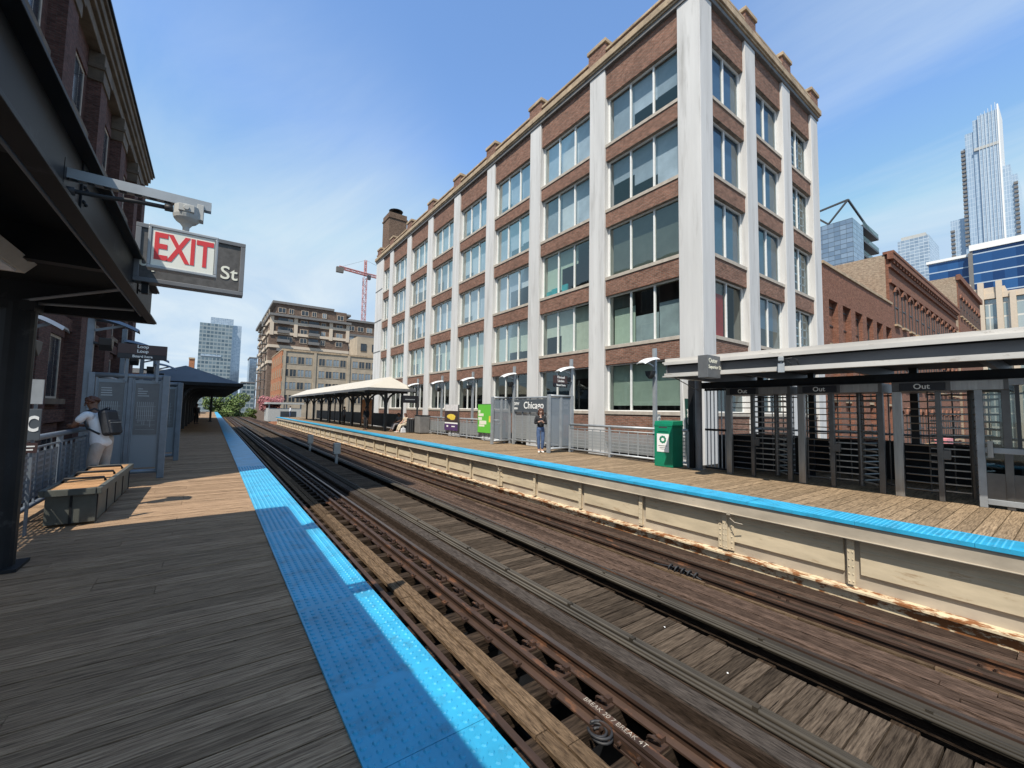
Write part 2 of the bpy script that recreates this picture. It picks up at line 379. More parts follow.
MAT['room_dark'] = M('dark_interior', (.035,.038,.04), .9, var=.3, scale=.6)
MAT['glass_up'] = glass('window_glass_sky', (.82,.86,.88), .10)
MAT['glass_lo'] = glass('window_glass_clear', (.70,.76,.73), .14)
MAT['glass_side'] = glass('window_glass_blue', (.55,.66,.74), .2)
MAT['glass_booth'] = glass('booth_glass', (.62,.66,.66), .08)
MAT['blind_green'] = M('pale_green_blind', (.60,.70,.62), .8, var=.08, scale=1.5)
MAT['blind_blue'] = M('blue_grey_blind', (.44,.51,.57), .8, var=.22, scale=.8)
MAT['blind_pale'] = M('pale_blue_blind', (.58,.64,.66), .8, var=.12, scale=.8)
MAT['blind_mid'] = M('mid_grey_blind', (.30,.36,.41), .8, var=.2, scale=.8)
MAT['blind_side'] = M('sky_tinted_blind', (.20,.28,.36), .8, var=.2, scale=.8)  # blue of the reflected sky put into the side windows' blind colour
MAT['blind_grey'] = M('grey_blind', (.12,.137,.127), .8, var=.2, scale=.9)
MAT['blind_white'] = M('white_blind', (.72,.76,.70), .8, var=.06)
MAT['red'] = M('red_curtain', (.72,.06,.04), .7, var=.15)
MAT['teal'] = M('teal_box', (.03,.42,.48), .6)
MAT['green'] = M('green_painted_steel', (.006,.185,.10), .4, var=.12, scale=3, spec=.4)
MAT['green_dark'] = M('dark_green_banner', (.008,.07,.05), .5)
MAT['lime'] = M('lime_green_poster', (.12,.47,.045), .5, var=.06)
MAT['fin'] = M('pale_tower_fin', (.52,.57,.62), .5)
MAT['white'] = M('white_print', (.78,.78,.76), .6, var=.04)
MAT['cream_letter'] = M('cream_letter', (.72,.70,.58), .6, var=.06)
MAT['exit_face'] = M('off_white_sign_face', (.74,.74,.66), .35, var=.05)
MAT['exit_red'] = M('red_sign_letter', (.62,.045,.05), .4, var=.06)
MAT['sign_board'] = M('peeling_dark_sign', (.075,.07,.066), .65, var=.3, scale=18, patch=((.2,.185,.165), .64, 26))
MAT['sign_grey'] = M('grey_sign_face', (.115,.12,.125), .5, var=.12, scale=6)
MAT['sign_charcoal'] = M('charcoal_station_sign', (.07,.082,.095), .45, var=.1)
MAT['sign_black'] = M('black_sign', (.012,.012,.016), .4)
MAT['sign_brown'] = M('brown_line_sign', (.055,.028,.026), .4, var=.1)
MAT['purple'] = M('purple_poster', (.07,.03,.12), .5, var=.1)
MAT['poster_dark'] = M('dark_food_poster', (.05,.03,.028), .5, var=.5, scale=6)
MAT['poster_pale'] = M('pale_poster_top', (.62,.60,.60), .5, var=.15, scale=8)
MAT['yellow'] = M('yellow_print', (.75,.55,.07), .5, var=.15, scale=8)
MAT['pink'] = M('pink_panel', (.62,.24,.26), .6)
MAT['orange_panel'] = M('orange_panel', (.60,.20,.04), .6)
MAT['stainless'] = M('brushed_stainless', (.36,.345,.32), .36, .75, var=.18, scale=3, stretch=(6,6,.6))
MAT['stainless_dark'] = M('shaded_turnstile_steel', (.14,.133,.125), .4, .7, var=.2, scale=3)  # darker copy of the stainless, canopy shade put into its colour
MAT['bench_wood'] = wood('orange_bench_wood', (.32,.17,.08), (.52,.31,.16), 'x', island=.12)
MAT['bench_box'] = M('grey_green_bench_box', (.085,.088,.075), .55, var=.25, scale=4, patch=((.13,.125,.1), .62, 6))
MAT['lamp_shade'] = M('white_lamp_shade', (.62,.63,.63), .4, var=.06)
MAT['lamp_dark'] = M('dark_lamp_housing', (.02,.022,.024), .45)
MAT['roof_pale'] = M('pale_canopy_roof', (.47,.43,.365), .7, var=.07, scale=.6)
MAT['roof_slate'] = M('slate_blue_roof', (.12,.135,.15), .6, var=.15, scale=.8)
MAT['skin_brown'] = M('brown_skin', (.16,.075,.045), .55, var=.08)
MAT['skin_fair'] = M('fair_skin', (.50,.30,.22), .55, var=.06)
MAT['hair_dark'] = M('dark_brown_hair', (.028,.014,.01), .6, var=.4, scale=40)
MAT['hair_red'] = M('reddish_brown_hair', (.085,.03,.016), .6, var=.4, scale=40)
MAT['shirt_white'] = M('white_shirt', (.64,.65,.68), .85, var=.08, scale=9, bump=.9, bscale=9)
MAT['trousers_tan'] = M('stone_trousers', (.36,.32,.29), .85, var=.1, scale=9, bump=.5, bscale=10)
MAT['jeans'] = M('blue_jeans', (.055,.095,.19), .85, var=.35, scale=5, bump=.4, bscale=12)
MAT['black_cloth'] = M('black_cloth', (.014,.014,.017), .85, var=.3, scale=9, bump=.4, bscale=12)
MAT['grey_cloth'] = M('grey_cloth', (.16,.15,.16), .85, var=.2, scale=9)
MAT['beige_cloth'] = M('beige_cloth', (.50,.42,.31), .85, var=.15, scale=9)
MAT['shoe_white'] = M('white_shoe', (.70,.66,.60), .6)
MAT['shoe_dark'] = M('dark_shoe', (.03,.028,.028), .6)
MAT['backpack'] = M('black_backpack', (.011,.013,.018), .65, var=.3, scale=8, bump=.3, bscale=30)
MAT['phone'] = M('phone', (.015,.015,.017), .2)
MAT['condo_brown'] = brick('brown_condo_brick', (.17,.112,.082), (.135,.088,.066), (.17,.135,.11), 4)
MAT['condo_cream'] = M('cream_condo_stucco', (.56,.47,.37), .85, var=.06)
MAT['condo_grey'] = M('grey_condo_cornice', (.16,.155,.15), .7)
MAT['loft_tan'] = M('tan_loft_concrete', (.36,.30,.225), .85, var=.16, scale=.5)
MAT['loft_orange'] = brick('orange_loft_brick', (.42,.16,.075), (.36,.13,.06), (.36,.2,.12), 3)
MAT['win_dark'] = M('dark_far_window', (.035,.045,.055), .12, var=.5, scale=.35, spec=.6)
MAT['win_far_pale'] = M('pale_far_window', (.20,.24,.27), .15, var=.4, scale=.35, spec=.6)
MAT['crane_red'] = M('hazed_crane_red', (.44,.20,.19), .6)  # crane red, paled in the colour itself for distance haze
MAT['pale_metal'] = M('pale_shed_metal', (.42,.42,.40), .6, var=.1)
MAT['leaf'] = M('green_leaf', (.065,.11,.022), .7, c2=(.14,.20,.05), var=.3, scale=.9, island=.45)
MAT['leaf_pink'] = M('pink_blossom', (.34,.07,.08), .7, c2=(.52,.24,.24), var=.3, scale=1.5, island=.3)
MAT['bark'] = M('bark', (.09,.065,.045), .9, var=.3, scale=8)
# ------------------------------------------------------------------ ground and decks
def sheet(name, x0, x1, y0, y1, z, mat):
    return struct(MB().add([(x0,y0,z),(x1,y0,z),(x1,y1,z),(x0,y1,z)], [(0,1,2,3)]).build(name, mat))
STREET = -6.4
sheet('ground', -3000, 3000, -3000, 3000, STREET - .02, MAT['concrete'])
sheet('road', -4.2, 13.6, -60, 300, STREET, MAT['asphalt'])
sheet('cross_road', 13.6, 420, -9.5, 5.2, STREET + .004, MAT['asphalt'])
struct(MB().box(13.6, 420, 5.2, 8.6, STREET, STREET + .14).build('sidewalk', MAT['concrete']))
struct(MB().box(13.6, 420, -13.5, -9.5, STREET, STREET + .14).build('sidewalk', MAT['concrete']))

LP_IN, LP_EDGE = -2.15, 1.23          # near platform: fence side, track edge
RP_EDGE, RP_OUT = 7.97, 12.0
def planks(x0, x1, y0, y1, w, gap, thick, split=(), seed=1, z=0.0):
    rnd = random.Random(seed); m = MB(); y = y0
    while y < y1:
        ww = w * rnd.uniform(.97, 1.03)
        cuts = [x0, x1]
        if split and rnd.random() < split[0]:
            cuts = [x0, x0 + (x1 - x0) * rnd.choice(split[1:]), x1]
        for a, b in zip(cuts[:-1], cuts[1:]):
            dz = rnd.uniform(-.0035, .0015)
            m.box(a + .002, b - .002, y, y + ww - gap, z - thick, z + dz)
        y += ww
    return m
struct(planks(LP_IN, .63, -3, 125, .175, .011, .06, (.55, .34, .5, .66), 3).build('platform_deck', MAT['deck_grey']))
struct(planks(8.6, RP_OUT, -4, 72, .185, .013, .06, (.4, .4, .6), 4).build('platform_deck', MAT['deck_tan']))
struct(planks(RP_OUT, 15.2, -4, 6.9, .155, .006, .06, (.4, .4, .6), 5, z=-.002).build('platform_deck', MAT['deck_tan']))

def tactile(name, x0, x1, y0, y1, ydome, label, lip):
    m = MB()
    y = y0
    while y < y1:
        L = 1.22
        m.box(x0, x1, y + .002, min(y + L, y1) - .002, -.045, .012); y += L
    # truncated domes on the near tiles
    sp = .060; n = int((x1 - x0 - .05) / sp)
    yy = max(y0, 0.6)
    while yy < ydome:
        if (yy % 1.22) > .03:
            for i in range(n + 1):
                cx = x0 + .03 + i * sp; r0, r1 = .0185, .0115; b = len(m.v); k = 8
                for q in range(k):
                    t = 2 * math.pi * q / k; m.v.append((cx + r0 * math.cos(t), yy + r0 * math.sin(t), .012))
                for q in range(k):
                    t = 2 * math.pi * q / k; m.v.append((cx + r1 * math.cos(t), yy + r1 * math.sin(t), .0185))
                m.f += [(b + q, b + (q+1) % k, b + k + (q+1) % k, b + k + q) for q in range(k)] + [tuple(b + k + q for q in range(k))]
        yy += sp
    return tag(m.build(name, MAT['tactile']), label, 'tactile strip')
tactile('tactile_strip', .625, LP_EDGE, -3, 125, 13, 'wide blue tactile strip on the bench platform, partly in canopy shade', 0)
tactile('tactile_strip', RP_EDGE, 8.6, -4, 72, 12, 'sunlit bright blue tactile strip along the edge of the platform with the turnstiles', 0)

# ------------------------------------------------------------------ tracks
RAIL_T = -1.15
def rail_prism(m, x, y0, y1, zt=RAIL_T, w=.07, base=.14, h=.15):
    p = [(x-base/2, zt-h), (x+base/2, zt-h), (x+base/2, zt-h+.018), (x+.012, zt-h+.04), (x+.012, zt-.045), (x+w/2, zt-.035), (x+w/2, zt-.004), (x-w/2, zt-.004), (x-w/2, zt-.035), (x-.012, zt-.045), (x-.012, zt-h+.04), (x-base/2, zt-h+.018)]
    m.prism([(a, b) for a, b in p], 'y', y0, y1)
TRACK_END = 128
def make_rail(t, x, y0=-4, y1=TRACK_END, name='rail', worn=True):
    m = MB(); rail_prism(m, x, y0, y1); r = m.build(name, MAT['rail_rust'], t)
    if worn: MB().box(x-.031, x+.031, y0, y1, RAIL_T-.004, RAIL_T).build('rail_head', MAT['rail_head'], r)
    return r
def ties(t, x0, x1, zt, y0, y1, pitch, w=.21, h=.2, seed=5):
    rnd = random.Random(seed); ys = []; y = y0
    while y < y1: ys.append(y); y += pitch
    rest = MB()
    for i, y in enumerate(ys):
        a = x0 + rnd.uniform(-.05, .05); b = x1 + rnd.uniform(-.05, .05); z = zt + rnd.uniform(-.012, .0)
        if i < 98: MB().box(a, b, y + rnd.uniform(-.02, .02), y + w, z - h, z).build('tie', MAT['tie'], t, bevel=.008)
        else: rest.box(a, b, y, y + w, z - h, z)
    o = rest.build('far_ties', MAT['tie'], t); o['kind'] = 'stuff'
def boards(m, xs, w, z0, z1, y0, y1, lo, hi, seed):
    rnd = random.Random(seed)
    for x in xs:
        y = y0 + rnd.uniform(-1, 0)
        while y < y1:
            L = rnd.uniform(lo, hi)
            m.box(x, x + w - .010, y, min(y + L, y1) - .010, z0, z1 + rnd.uniform(-.016, .005)); y += L
t = tag(bpy.data.objects.new('railway_track', None), 'rusty railway track with open gaps between its ties, nearest the bench platform', 'railway track')
COL.objects.link(t)
ties(t, 1.36, 3.98, -1.30, -3.2, TRACK_END, .60)
make_rail(t, 2.03); make_rail(t, 3.46)
make_rail(t, 3.05, name='guard_rail', worn=False)
m = MB(); boards(m, [2.46, 2.605], .143, -1.3, -1.245, -3, TRACK_END, 2.4, 4.5, 12); m.build('walk_board', MAT['plank_tan'], t)
m = MB(); boards(m, [2.22], .075, -1.2, -1.175, -3, TRACK_END, 5, 8, 31); m.build('edge_angle', MAT['rail_rust'], t)
m = MB(); m.box(3.74, 3.78, -4, TRACK_END, -1.36, -1.13); boards(m, [3.555, 3.645], .09, -1.36, -1.235, -4, TRACK_END, 4, 6, 41); m.build('guard_timber', MAT['timber_dark'], t)
m = MB(); boards(m, [3.77], .22, -1.16, -1.10, -4, TRACK_END, 3.2, 5, 13); m.build('cover_board', MAT['cover_grey'], t)
for i in range(60):
    y = 1.0 + i * .60
    clip = MB().torus((3.25, y + .1, -1.225), .05, .013, ax=(.75, .2, .6)).torus((3.27, y + .14, -1.235), .035, .012, ax=(.3, .6, .7))
    clip.box(3.2, 3.36, y + .03, y + .17, -1.30, -1.275).box(3.32, 3.38, y + .07, y + .13, -1.28, -1.23)
    clip.build('rail_clip', MAT['rail_rust'], t)
for i in range(30):
    y = -.4 + i * .6
    MB().box(2.93, 3.0, y + .06, y + .14, -1.29, -1.255).tube([(2.955, y + .1, -1.255), (2.955, y + .1, -1.235)], .014, 6).build('spike', MAT['rail_rust'], t)
# bond cable loop hanging over the guard rail joint, and the joint bar
m = MB()
for k, (dy, rr) in enumerate([(0, .095), (.05, .085), (.02, .11)]):
    m.tube([(2.97 - .05*k, 2.62 + dy + rr * math.cos(a), -1.235 + .02*k + .05 * abs(math.sin(a)) + (0 if k else .01)) if False else (2.92 + rr * math.sin(a) * .9, 2.60 + dy + rr * math.cos(a), -1.235 + .018 * k) for a in [j * 2 * math.pi / 16 for j in range(15)]], .013, 6)
m.build('bond_cable', MAT['black_rubber'], t, smooth=True)
m = MB().box(2.985, 3.012, 1.95, 2.75, -1.27, -1.19)
for k in range(4): m.tube([(2.985, 2.05 + k * .2, -1.23), (2.955, 2.05 + k * .2, -1.23)], .018, 6)
m.build('joint_bar', MAT['rail_rust'], t)
text('chalk_mark', 'BREAK 20 7 BREAK 4T', .075, MAT['chalk'], t, (3.05, 2.58, RAIL_T - .001), (0, 0, R(-90)), ext=.0006, bold=-.0012, sx=.98)

t = tag(bpy.data.objects.new('railway_track', None), 'brown railway track below the cream steel wall, long dark planks laid between its rails', 'railway track')
COL.objects.link(t)
ties(t, 5.25, 7.86, -1.30, -3.2, TRACK_END, .60, seed=8)
make_rail(t, 5.79); make_rail(t, 7.42)
make_rail(t, 6.93, name='guard_rail', worn=False)
m = MB(); boards(m, [5.93, 6.045, 6.16, 6.275, 6.39, 6.505, 6.62], .114, -1.3, -1.215, -4, TRACK_END, 3.5, 6, 21); m.build('walk_board', MAT['plank_brown'], t)
m = MB(); boards(m, [6.75], .07, -1.3, -1.20, -4, TRACK_END, .9, 1.9, 23); m.build('edge_board', MAT['plank_tan'], t)
m = MB().box(7.04, 7.30, -4, TRACK_END, -1.31, -1.25); m.build('filler_timber', MAT['timber_dark'], t)
m = MB(); boards(m, [7.52, 7.80], .27, -1.36, -1.2, -4, TRACK_END, 4, 7, 24); m.build('guard_timber', MAT['plank_brown'], t)
m = MB().box(5.50, 5.62, -4, TRACK_END, -1.36, -1.2)
m.build('cable_trough', MAT['timber_dark'], t)
for i in range(26):
    y = .7 + i * 2.1
    c = MB()
    for s in (-1, 1): c.tube([(7.42 + s * .055, y, -1.27), (7.42 + s * .055, y, -1.235)], .02, 6).tube([(7.42 + s*.055, y + .12, -1.27), (7.42 + s*.055, y + .12, -1.235)], .02, 6)
    c.build('rail_bolt', MAT['rail_rust'], t)
m = MB()
for k in range(5): m.torus((6.84, 4.0 + k * .12, -1.17), .06, .014, ax=(0, 1, .3))
m.tube([(6.84, 3.9, -1.2), (6.9, 4.3, -1.15), (6.82, 4.8, -1.19)], .015, 6)
m.build('bond_cable', MAT['black_rubber'], t, smooth=True)

# boardwalk between the tracks with cable runs on both sides
gd = tag(bpy.data.objects.new('track_girders', None), 'dark steel girders carrying both tracks, glimpsed between the ties', 'girders'); COL.objects.link(gd)
for x in (1.55, 2.75, 3.75, 4.74, 5.45, 6.6, 7.75):
    MB().box(x - .012, x + .012, -6, TRACK_END, -2.55, -1.56).box(x - .13, x + .13, -6, TRACK_END, -1.56, -1.53).box(x - .13, x + .13, -6, TRACK_END, -2.58, -2.55).build('girder', MAT['steel_dark'], gd)
for k in range(18):
    MB().box(1.56, 7.74, -4 + k*7.6, -3.9 + k*7.6, -2.5, -1.6).build('cross_girder', MAT['steel_dark'], gd)
t = tag(bpy.data.objects.new('trackside_boardwalk', None), 'narrow grey boardwalk of short cross planks between the two tracks, bordered by cable pipes', 'boardwalk')
COL.objects.link(t)
planks(4.33, 5.15, -2, TRACK_END, .166, .017, .05, (), 9, z=-1.17).build('plank_walk', MAT['plank_grey'], t)
MB().box(4.36, 4.46, -2, TRACK_END, -1.42, -1.225).box(5.0, 5.1, -2, TRACK_END, -1.42, -1.225).build('stringer', MAT['timber_dark'], t)
for x, r_, z in ((4.05, .017, -1.11), (4.10, .022, -1.105), (4.18, .03, -1.10), (4.25, .017, -1.115), (4.29, .015, -1.12)):
    MB().tube([(x, -3, z), (x, TRACK_END, z)], r_, 8).build('cable_pipe', MAT['conduit'], t, smooth=True)
m = MB().box(4.02, 4.31, -3, TRACK_END, -1.19, -1.135); m.build('pipe_shelf', MAT['timber_dark'], t)
for x, r_, z in ((5.36, .018, -1.10), (5.405, .016, -1.09), (5.45, .022, -1.09)):
    MB().tube([(x, -3, z), (x, TRACK_END, z)], r_, 8).build('cable_pipe', MAT['conduit'], t, smooth=True)
MB().box(5.48, 5.60, -3, TRACK_END, -1.195, -1.10).build('cable_duct', MAT['conduit'], t)
rc_ = random.Random(17)
for i in range(46):
    y = .4 + i * 1.32 + rc_.uniform(-.2, .2)
    MB().box(4.15, 4.215, y, y + .05, -1.125, -1.06).build('pipe_clamp', MAT['conduit'], t)
    MB().box(5.43, 5.475, y + .5, y + .55, -1.13, -1.06).build('pipe_clamp', MAT['conduit'], t)

for (x, y, lab) in ((5.25, 22.3, 'grey equipment post standing between the tracks, nearer to the turnstiles of the two'), (5.3, 29.5, 'grey equipment post standing between the tracks, the one farther down the line')):
    t = thing('trackside_post', lab, 'post', (x, y, -1.5), group='equipment posts between the tracks')
    MB().box(-.06, .06, -.06, .06, 0, 1.25).build('post', MAT['galv'], t, bevel=.01)
    MB().box(-.16, .16, -.12, .12, .75, 1.3).build('equipment_box', MAT['pale_metal'], t, bevel=.015)

# ------------------------------------------------------------------ steel side of the far platform
g = tag(bpy.data.objects.new('platform_side_wall', None), 'cream steel girder wall streaked with rust under the far platform edge', 'girder wall'); COL.objects.link(g)
Y0, Y1 = -4, 72
m = MB().box(8.0, 8.015, Y0, Y1, -.26, -.055).box(8.0, 8.10, Y0, Y1, -.065, -.05).box(7.975, 8.10, Y0, Y1, -.27, -.255)
m.build('fascia_beam', MAT['beam_grey'], g, bevel=.004)
MB().box(8.18, 8.22, Y0, Y1, -1.25, -.06).build('web_plate', MAT['beam_grey'], g)
MB().box(8.06, 8.19, Y0, Y1, -1.24, -1.05).box(7.98, 8.19, Y0, Y1, -1.05, -1.02).build('bottom_flange', MAT['cream_rust'], g)
ys = [2.19 + 1.93 * k for k in range(-3, 36)]
for k, y in enumerate(ys):
    dbl = (k % 4 == 0)
    if k < len(ys) - 1:
        yb = ys[k + 1]
        p = MB().box(8.135, 8.18, y + .10, yb - .10, -.81, -.27).box(8.125, 8.136, y + .10, yb - .10, -.40, -.37).box(8.125, 8.136, y + .10, yb - .10, -.47, -.445)
        p.build('side_panel', MAT['cream'], g, bevel=.006)
    s = MB().box(8.09, 8.18, y - .012, y + .012, -.97, -.06).box(8.075, 8.095, y - .045, y + .045, -.97, -.06)
    if dbl:
        s.box(8.115, 8.133, y - .15, y + .15, -.97, -.06)
        for q in range(8):
            for e in (-.11, .11): s.ball((8.113, y + e, -.92 + q * .10), .016, 6, 4)
    for q in range(7):
        s.ball((8.074, y + .025, -.92 + q * .11), .012, 6, 4); s.ball((8.074, y - .025, -.92 + q * .11), .012, 6, 4)
    s.build('stiffener', MAT['cream'], g)
for y in (4.0, 11.8, 19.6):
    MB().tube([(8.05, y, -.27), (8.02, y - .01, -.36), (7.96, y - .12, -.40), (7.99, y - .25, -.41)], .008, 5).box(7.965, 7.985, y - .03, y + .03, -.29, -.24).build('hanging_hook', MAT['beam_grey'], g)
tag(MB().box(1.13, 1.20, -3, 125, -.4, -.05).build('platform_edge_beam', MAT['steel_dark']), 'dark edge beam under the blue strip of the platform with the bench', 'beam')
# concealed columns under both structures down to the street
for i, (x, y) in enumerate([(-1.6, -2), (-1.6, 14), (-1.6, 30), (10.9, -2), (10.9, 14), (10.9, 30)]):
    pass

# ------------------------------------------------------------------ near canopy (dark, overhead)
c = tag(bpy.data.objects.new('station_canopy', None), 'dark steel platform canopy overhead with deep fascia channel, seen from below in shade', 'canopy'); COL.objects.link(c)
YT = 6.42; YB = -5.0
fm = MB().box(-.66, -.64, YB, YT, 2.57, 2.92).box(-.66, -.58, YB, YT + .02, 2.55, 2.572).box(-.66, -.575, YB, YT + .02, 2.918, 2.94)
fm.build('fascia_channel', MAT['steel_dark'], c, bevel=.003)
for y in (-2.2, -.4, 1.4, 3.2, 5.35):
    sp_ = MB().box(-.642, -.63, y - .045, y + .045, 2.575, 2.915).build('splice_plate', MAT['steel_dark'], c, bevel=.003)
    for q in range(4):
        MB().ball((-.628, y - .022, 2.62 + q * .083), .011, 8, 5).ball((-.628, y + .022, 2.62 + q * .083), .011, 8, 5).build('rivet_pair', MAT['steel_dark'], sp_)
MB().tube([(-.70, -3, 2.60), (-.70, 6.2, 2.60)], .014, 6).build('canopy_conduit', MAT['steel_mid'], c, smooth=True)
em = MB().box(-3.2, -.66, YT - .02, YT, 2.57, 2.92).box(-3.2, -.60, YT - .02, YT + .06, 2.55, 2.57).box(-3.2, -.60, YT - .02, YT + .06, 2.92, 2.94)
em.build('end_channel', MAT['steel_dark'], c, bevel=.003)
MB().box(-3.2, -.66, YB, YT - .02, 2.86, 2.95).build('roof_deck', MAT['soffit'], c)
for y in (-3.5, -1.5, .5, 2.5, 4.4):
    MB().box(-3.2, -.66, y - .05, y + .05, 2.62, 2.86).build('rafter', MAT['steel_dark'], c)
MB().tube([(-.72, 5.1, 2.64), (-1.64, 6.2, 2.60)], .014, 6).build('tie_rod', MAT['steel_mid'], c)
MB().tube([(-.72, 5.9, 2.60), (-1.9, 6.25, 2.585)], .014, 6).build('tie_rod', MAT['steel_mid'], c)
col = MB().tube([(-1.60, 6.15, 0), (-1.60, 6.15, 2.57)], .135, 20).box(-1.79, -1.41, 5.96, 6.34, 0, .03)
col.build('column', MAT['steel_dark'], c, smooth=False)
MB().box(-1.74, -1.46, 6.02, 6.30, 2.5, 2.6).build('column_cap', MAT['steel_dark'], c)
f_ = tag(bpy.data.objects.new('trough_light', None), 'long unlit tan trough light under the dark canopy roof', 'light fixture'); COL.objects.link(f_)
MB().prism([(-1.42, 2.56), (-1.18, 2.56), (-1.12, 2.64), (-1.48, 2.64)], 'y', -2.5, 4.6).build('housing', MAT['sill'], f_, bevel=.004)
MB().box(-1.40, -1.20, -2.4, 4.5, 2.545, 2.56).build('lens', MAT['poster_pale'], f_)
MB().box(-1.34, -1.28, .2, .3, 2.64, 2.86).box(-1.34, -1.28, 3.6, 3.7, 2.64, 2.86).build('hanger', MAT['steel_dark'], f_)

# street sign board projecting from the canopy edge
b = thing('street_sign_board', 'dark peeling street name board in a grey frame behind the EXIT sign, letters St showing', 'sign', (-.62, 5.0, 2.74))
MB().box(0, .80, 0, .10, 0, .50).build('board', MAT['sign_board'], b)
fr = MB().box(-.02, .82, -.015, .115, -.02, .02).box(-.02, .82, -.015, .115, .48, .52).box(-.02, .02, -.014, .114, .02, .48).box(.78, .82, -.014, .114, .02, .48)
fr.build('frame', MAT['steel_mid'], b, bevel=.004)
text('lettering', 'Superior St', .185, MAT['cream_letter'], b, (.765, -.003, .185), ROT_S, align='RIGHT', bold=.002)
for s in (.04,): MB().box(s, s + .05, .03, .08, -.12, -.02).build('bracket', MAT['steel_dark'], b)
# exit sign on its strut
b = thing('exit_sign', 'off-white EXIT sign with red letters hanging from a junction box below a steel strut', 'exit sign', (-.168, 2.92, 2.445))
MB().box(-.152, .152, -.03, .03, -.118, .118).build('housing', MAT['galv'], b, bevel=.006)
MB().box(-.136, .136, -.036, -.028, -.103, .103).build('sign_face', MAT['exit_face'], b, bevel=.002)
fr = MB()
for s in (-1, 1): fr.box(-.152, .152, -.042, -.028, s*.118 - (.016 if s > 0 else 0), s*.118 + (.016 if s < 0 else 0)).box(s*.152 - (.014 if s > 0 else 0), s*.152 + (.014 if s < 0 else 0), -.0415, -.028, -.102, .102)
fr.build('frame', MAT['galv'], b, bevel=.003)
text('lettering', 'EXIT', .205, MAT['exit_red'], b, (0, -.037, -.002), ROT_S, bold=.0045, ext=.001, sx=.62)
MB().tube([(0, 0, .115), (0, 0, .15), (0, 0, .17)], [.014, .016, .03], 12).tube([(0, 0, .165), (0, 0, .18), (0, 0, .195), (0, 0, .215)], [.022, .046, .058, .063], 24).tube([(0, 0, .215), (0, 0, .265)], .06, 16).box(-.035, .035, -.064, -.05, .222, .262).box(.045, .075, -.03, .03, .20, .29).tube([(0,-.07,.242),(0,-.06,.242)], .014, 8).build('junction_box', MAT['pale_metal'], b, smooth=False, bevel=.002)
s_ = thing('sign_strut', 'grey slotted steel strut reaching out from the dark canopy over the EXIT sign', 'strut', (-.62, 2.92, 2.735))
st = MB().box(-.05, .56, -.022, .022, .022, .028).box(-.05, .56, -.022, -.017, -.022, .022).box(-.05, .56, .017, .022, -.022, .022)
for k in range(9): st.box(.02 + k*.06, .05 + k*.06, -.017, .017, -.024, -.018)
st.build('channel', MAT['galv'], s_)
MB().tube([(-.03, -.02, -.09), (.0, -.02, -.085), (.12, -.01, -.075), (.25, 0, -.055), (.385, 0, -.05)], .012, 8).tube([(-.03,-.02,-.09),(.015,-.02,-.085)], .022, 8).tube([(.355,0,-.051),(.39,0,-.05)], .02, 8).build('conduit', MAT['black_rubber'], s_, smooth=True)
MB().box(-.035, -.018, -.06, .06, -.12, .06).build('wall_plate', MAT['steel_dark'], s_)

# ------------------------------------------------------------------ station house canopy over the turnstiles
RC = tag(bpy.data.objects.new('turnstile_canopy', None), 'grey steel canopy with pale flanges over the row of turnstiles', 'canopy'); COL.objects.link(RC)
def rx(y): return 9.62 + (6.42 - y) * .075           # outer line of the fascia
YA, YZ = 6.42, -4.0
def skew(m, x0, x1, ya, yb, z0, z1):
    vs = []
    for z in (z0, z1):
        for (y, e) in ((ya, 0), (yb, 0)):
            vs += [(rx(y) + x0, y, z), (rx(y) + x1, y, z)]
    return m.add(vs, [(0,2,3,1), (4,5,7,6), (0,1,5,4), (2,6,7,3), (0,4,6,2), (1,3,7,5)])
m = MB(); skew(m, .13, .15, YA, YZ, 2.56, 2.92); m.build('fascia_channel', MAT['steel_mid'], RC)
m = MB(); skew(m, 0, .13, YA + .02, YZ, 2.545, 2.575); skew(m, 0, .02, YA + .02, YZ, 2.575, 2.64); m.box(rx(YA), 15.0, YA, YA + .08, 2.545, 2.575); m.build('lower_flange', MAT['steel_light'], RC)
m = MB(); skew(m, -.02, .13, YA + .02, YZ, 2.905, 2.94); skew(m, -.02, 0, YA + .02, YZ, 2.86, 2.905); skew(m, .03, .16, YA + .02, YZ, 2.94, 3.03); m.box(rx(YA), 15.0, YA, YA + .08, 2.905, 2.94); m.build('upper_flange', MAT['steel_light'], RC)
m = MB().box(rx(YA) + .05, 15.0, YA - .02, YA, 2.56, 2.92); m.build('end_channel', MAT['steel_mid'], RC)
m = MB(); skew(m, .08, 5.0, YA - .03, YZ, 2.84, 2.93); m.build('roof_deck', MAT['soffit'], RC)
for y in (5.0, 3.0, 1.0, -1.0, -3.0):
    m = MB(); m.box(rx(y) + .22, 14.9, y - .05, y + .05, 2.6, 2.84); m.build('rafter', MAT['steel_dark'], RC)
for (x, y, h) in ((11.45, 6.55, 2.57), (11.45, -.2, 2.57), (14.6, 6.2, 2.6), (14.6, .5, 2.6)):
    MB().tube([(x, y, 0), (x, y, h + .25)], .095, 16).box(x-.14, x+.14, y-.14, y+.14, 0, .02).build('column', MAT['steel_mid'] if y > 6.4 else MAT['steel_dark'], RC, smooth=False)
MB().box(11.56, 11.72, 6.78, 6.94, 0, 2.6).build('post', MAT['steel_dark'], RC, bevel=.006)
MB().tube([(10.0, 6.40, 2.56), (11.4, 6.5, 2.25)], .012, 6).build('tie_rod', MAT['steel_mid'], RC)
for x0 in (10.3, 12.6): MB().box(x0, x0+.16, -3, 6, 2.795, 2.838).build('conduit_tray', MAT['steel_dark'], RC)

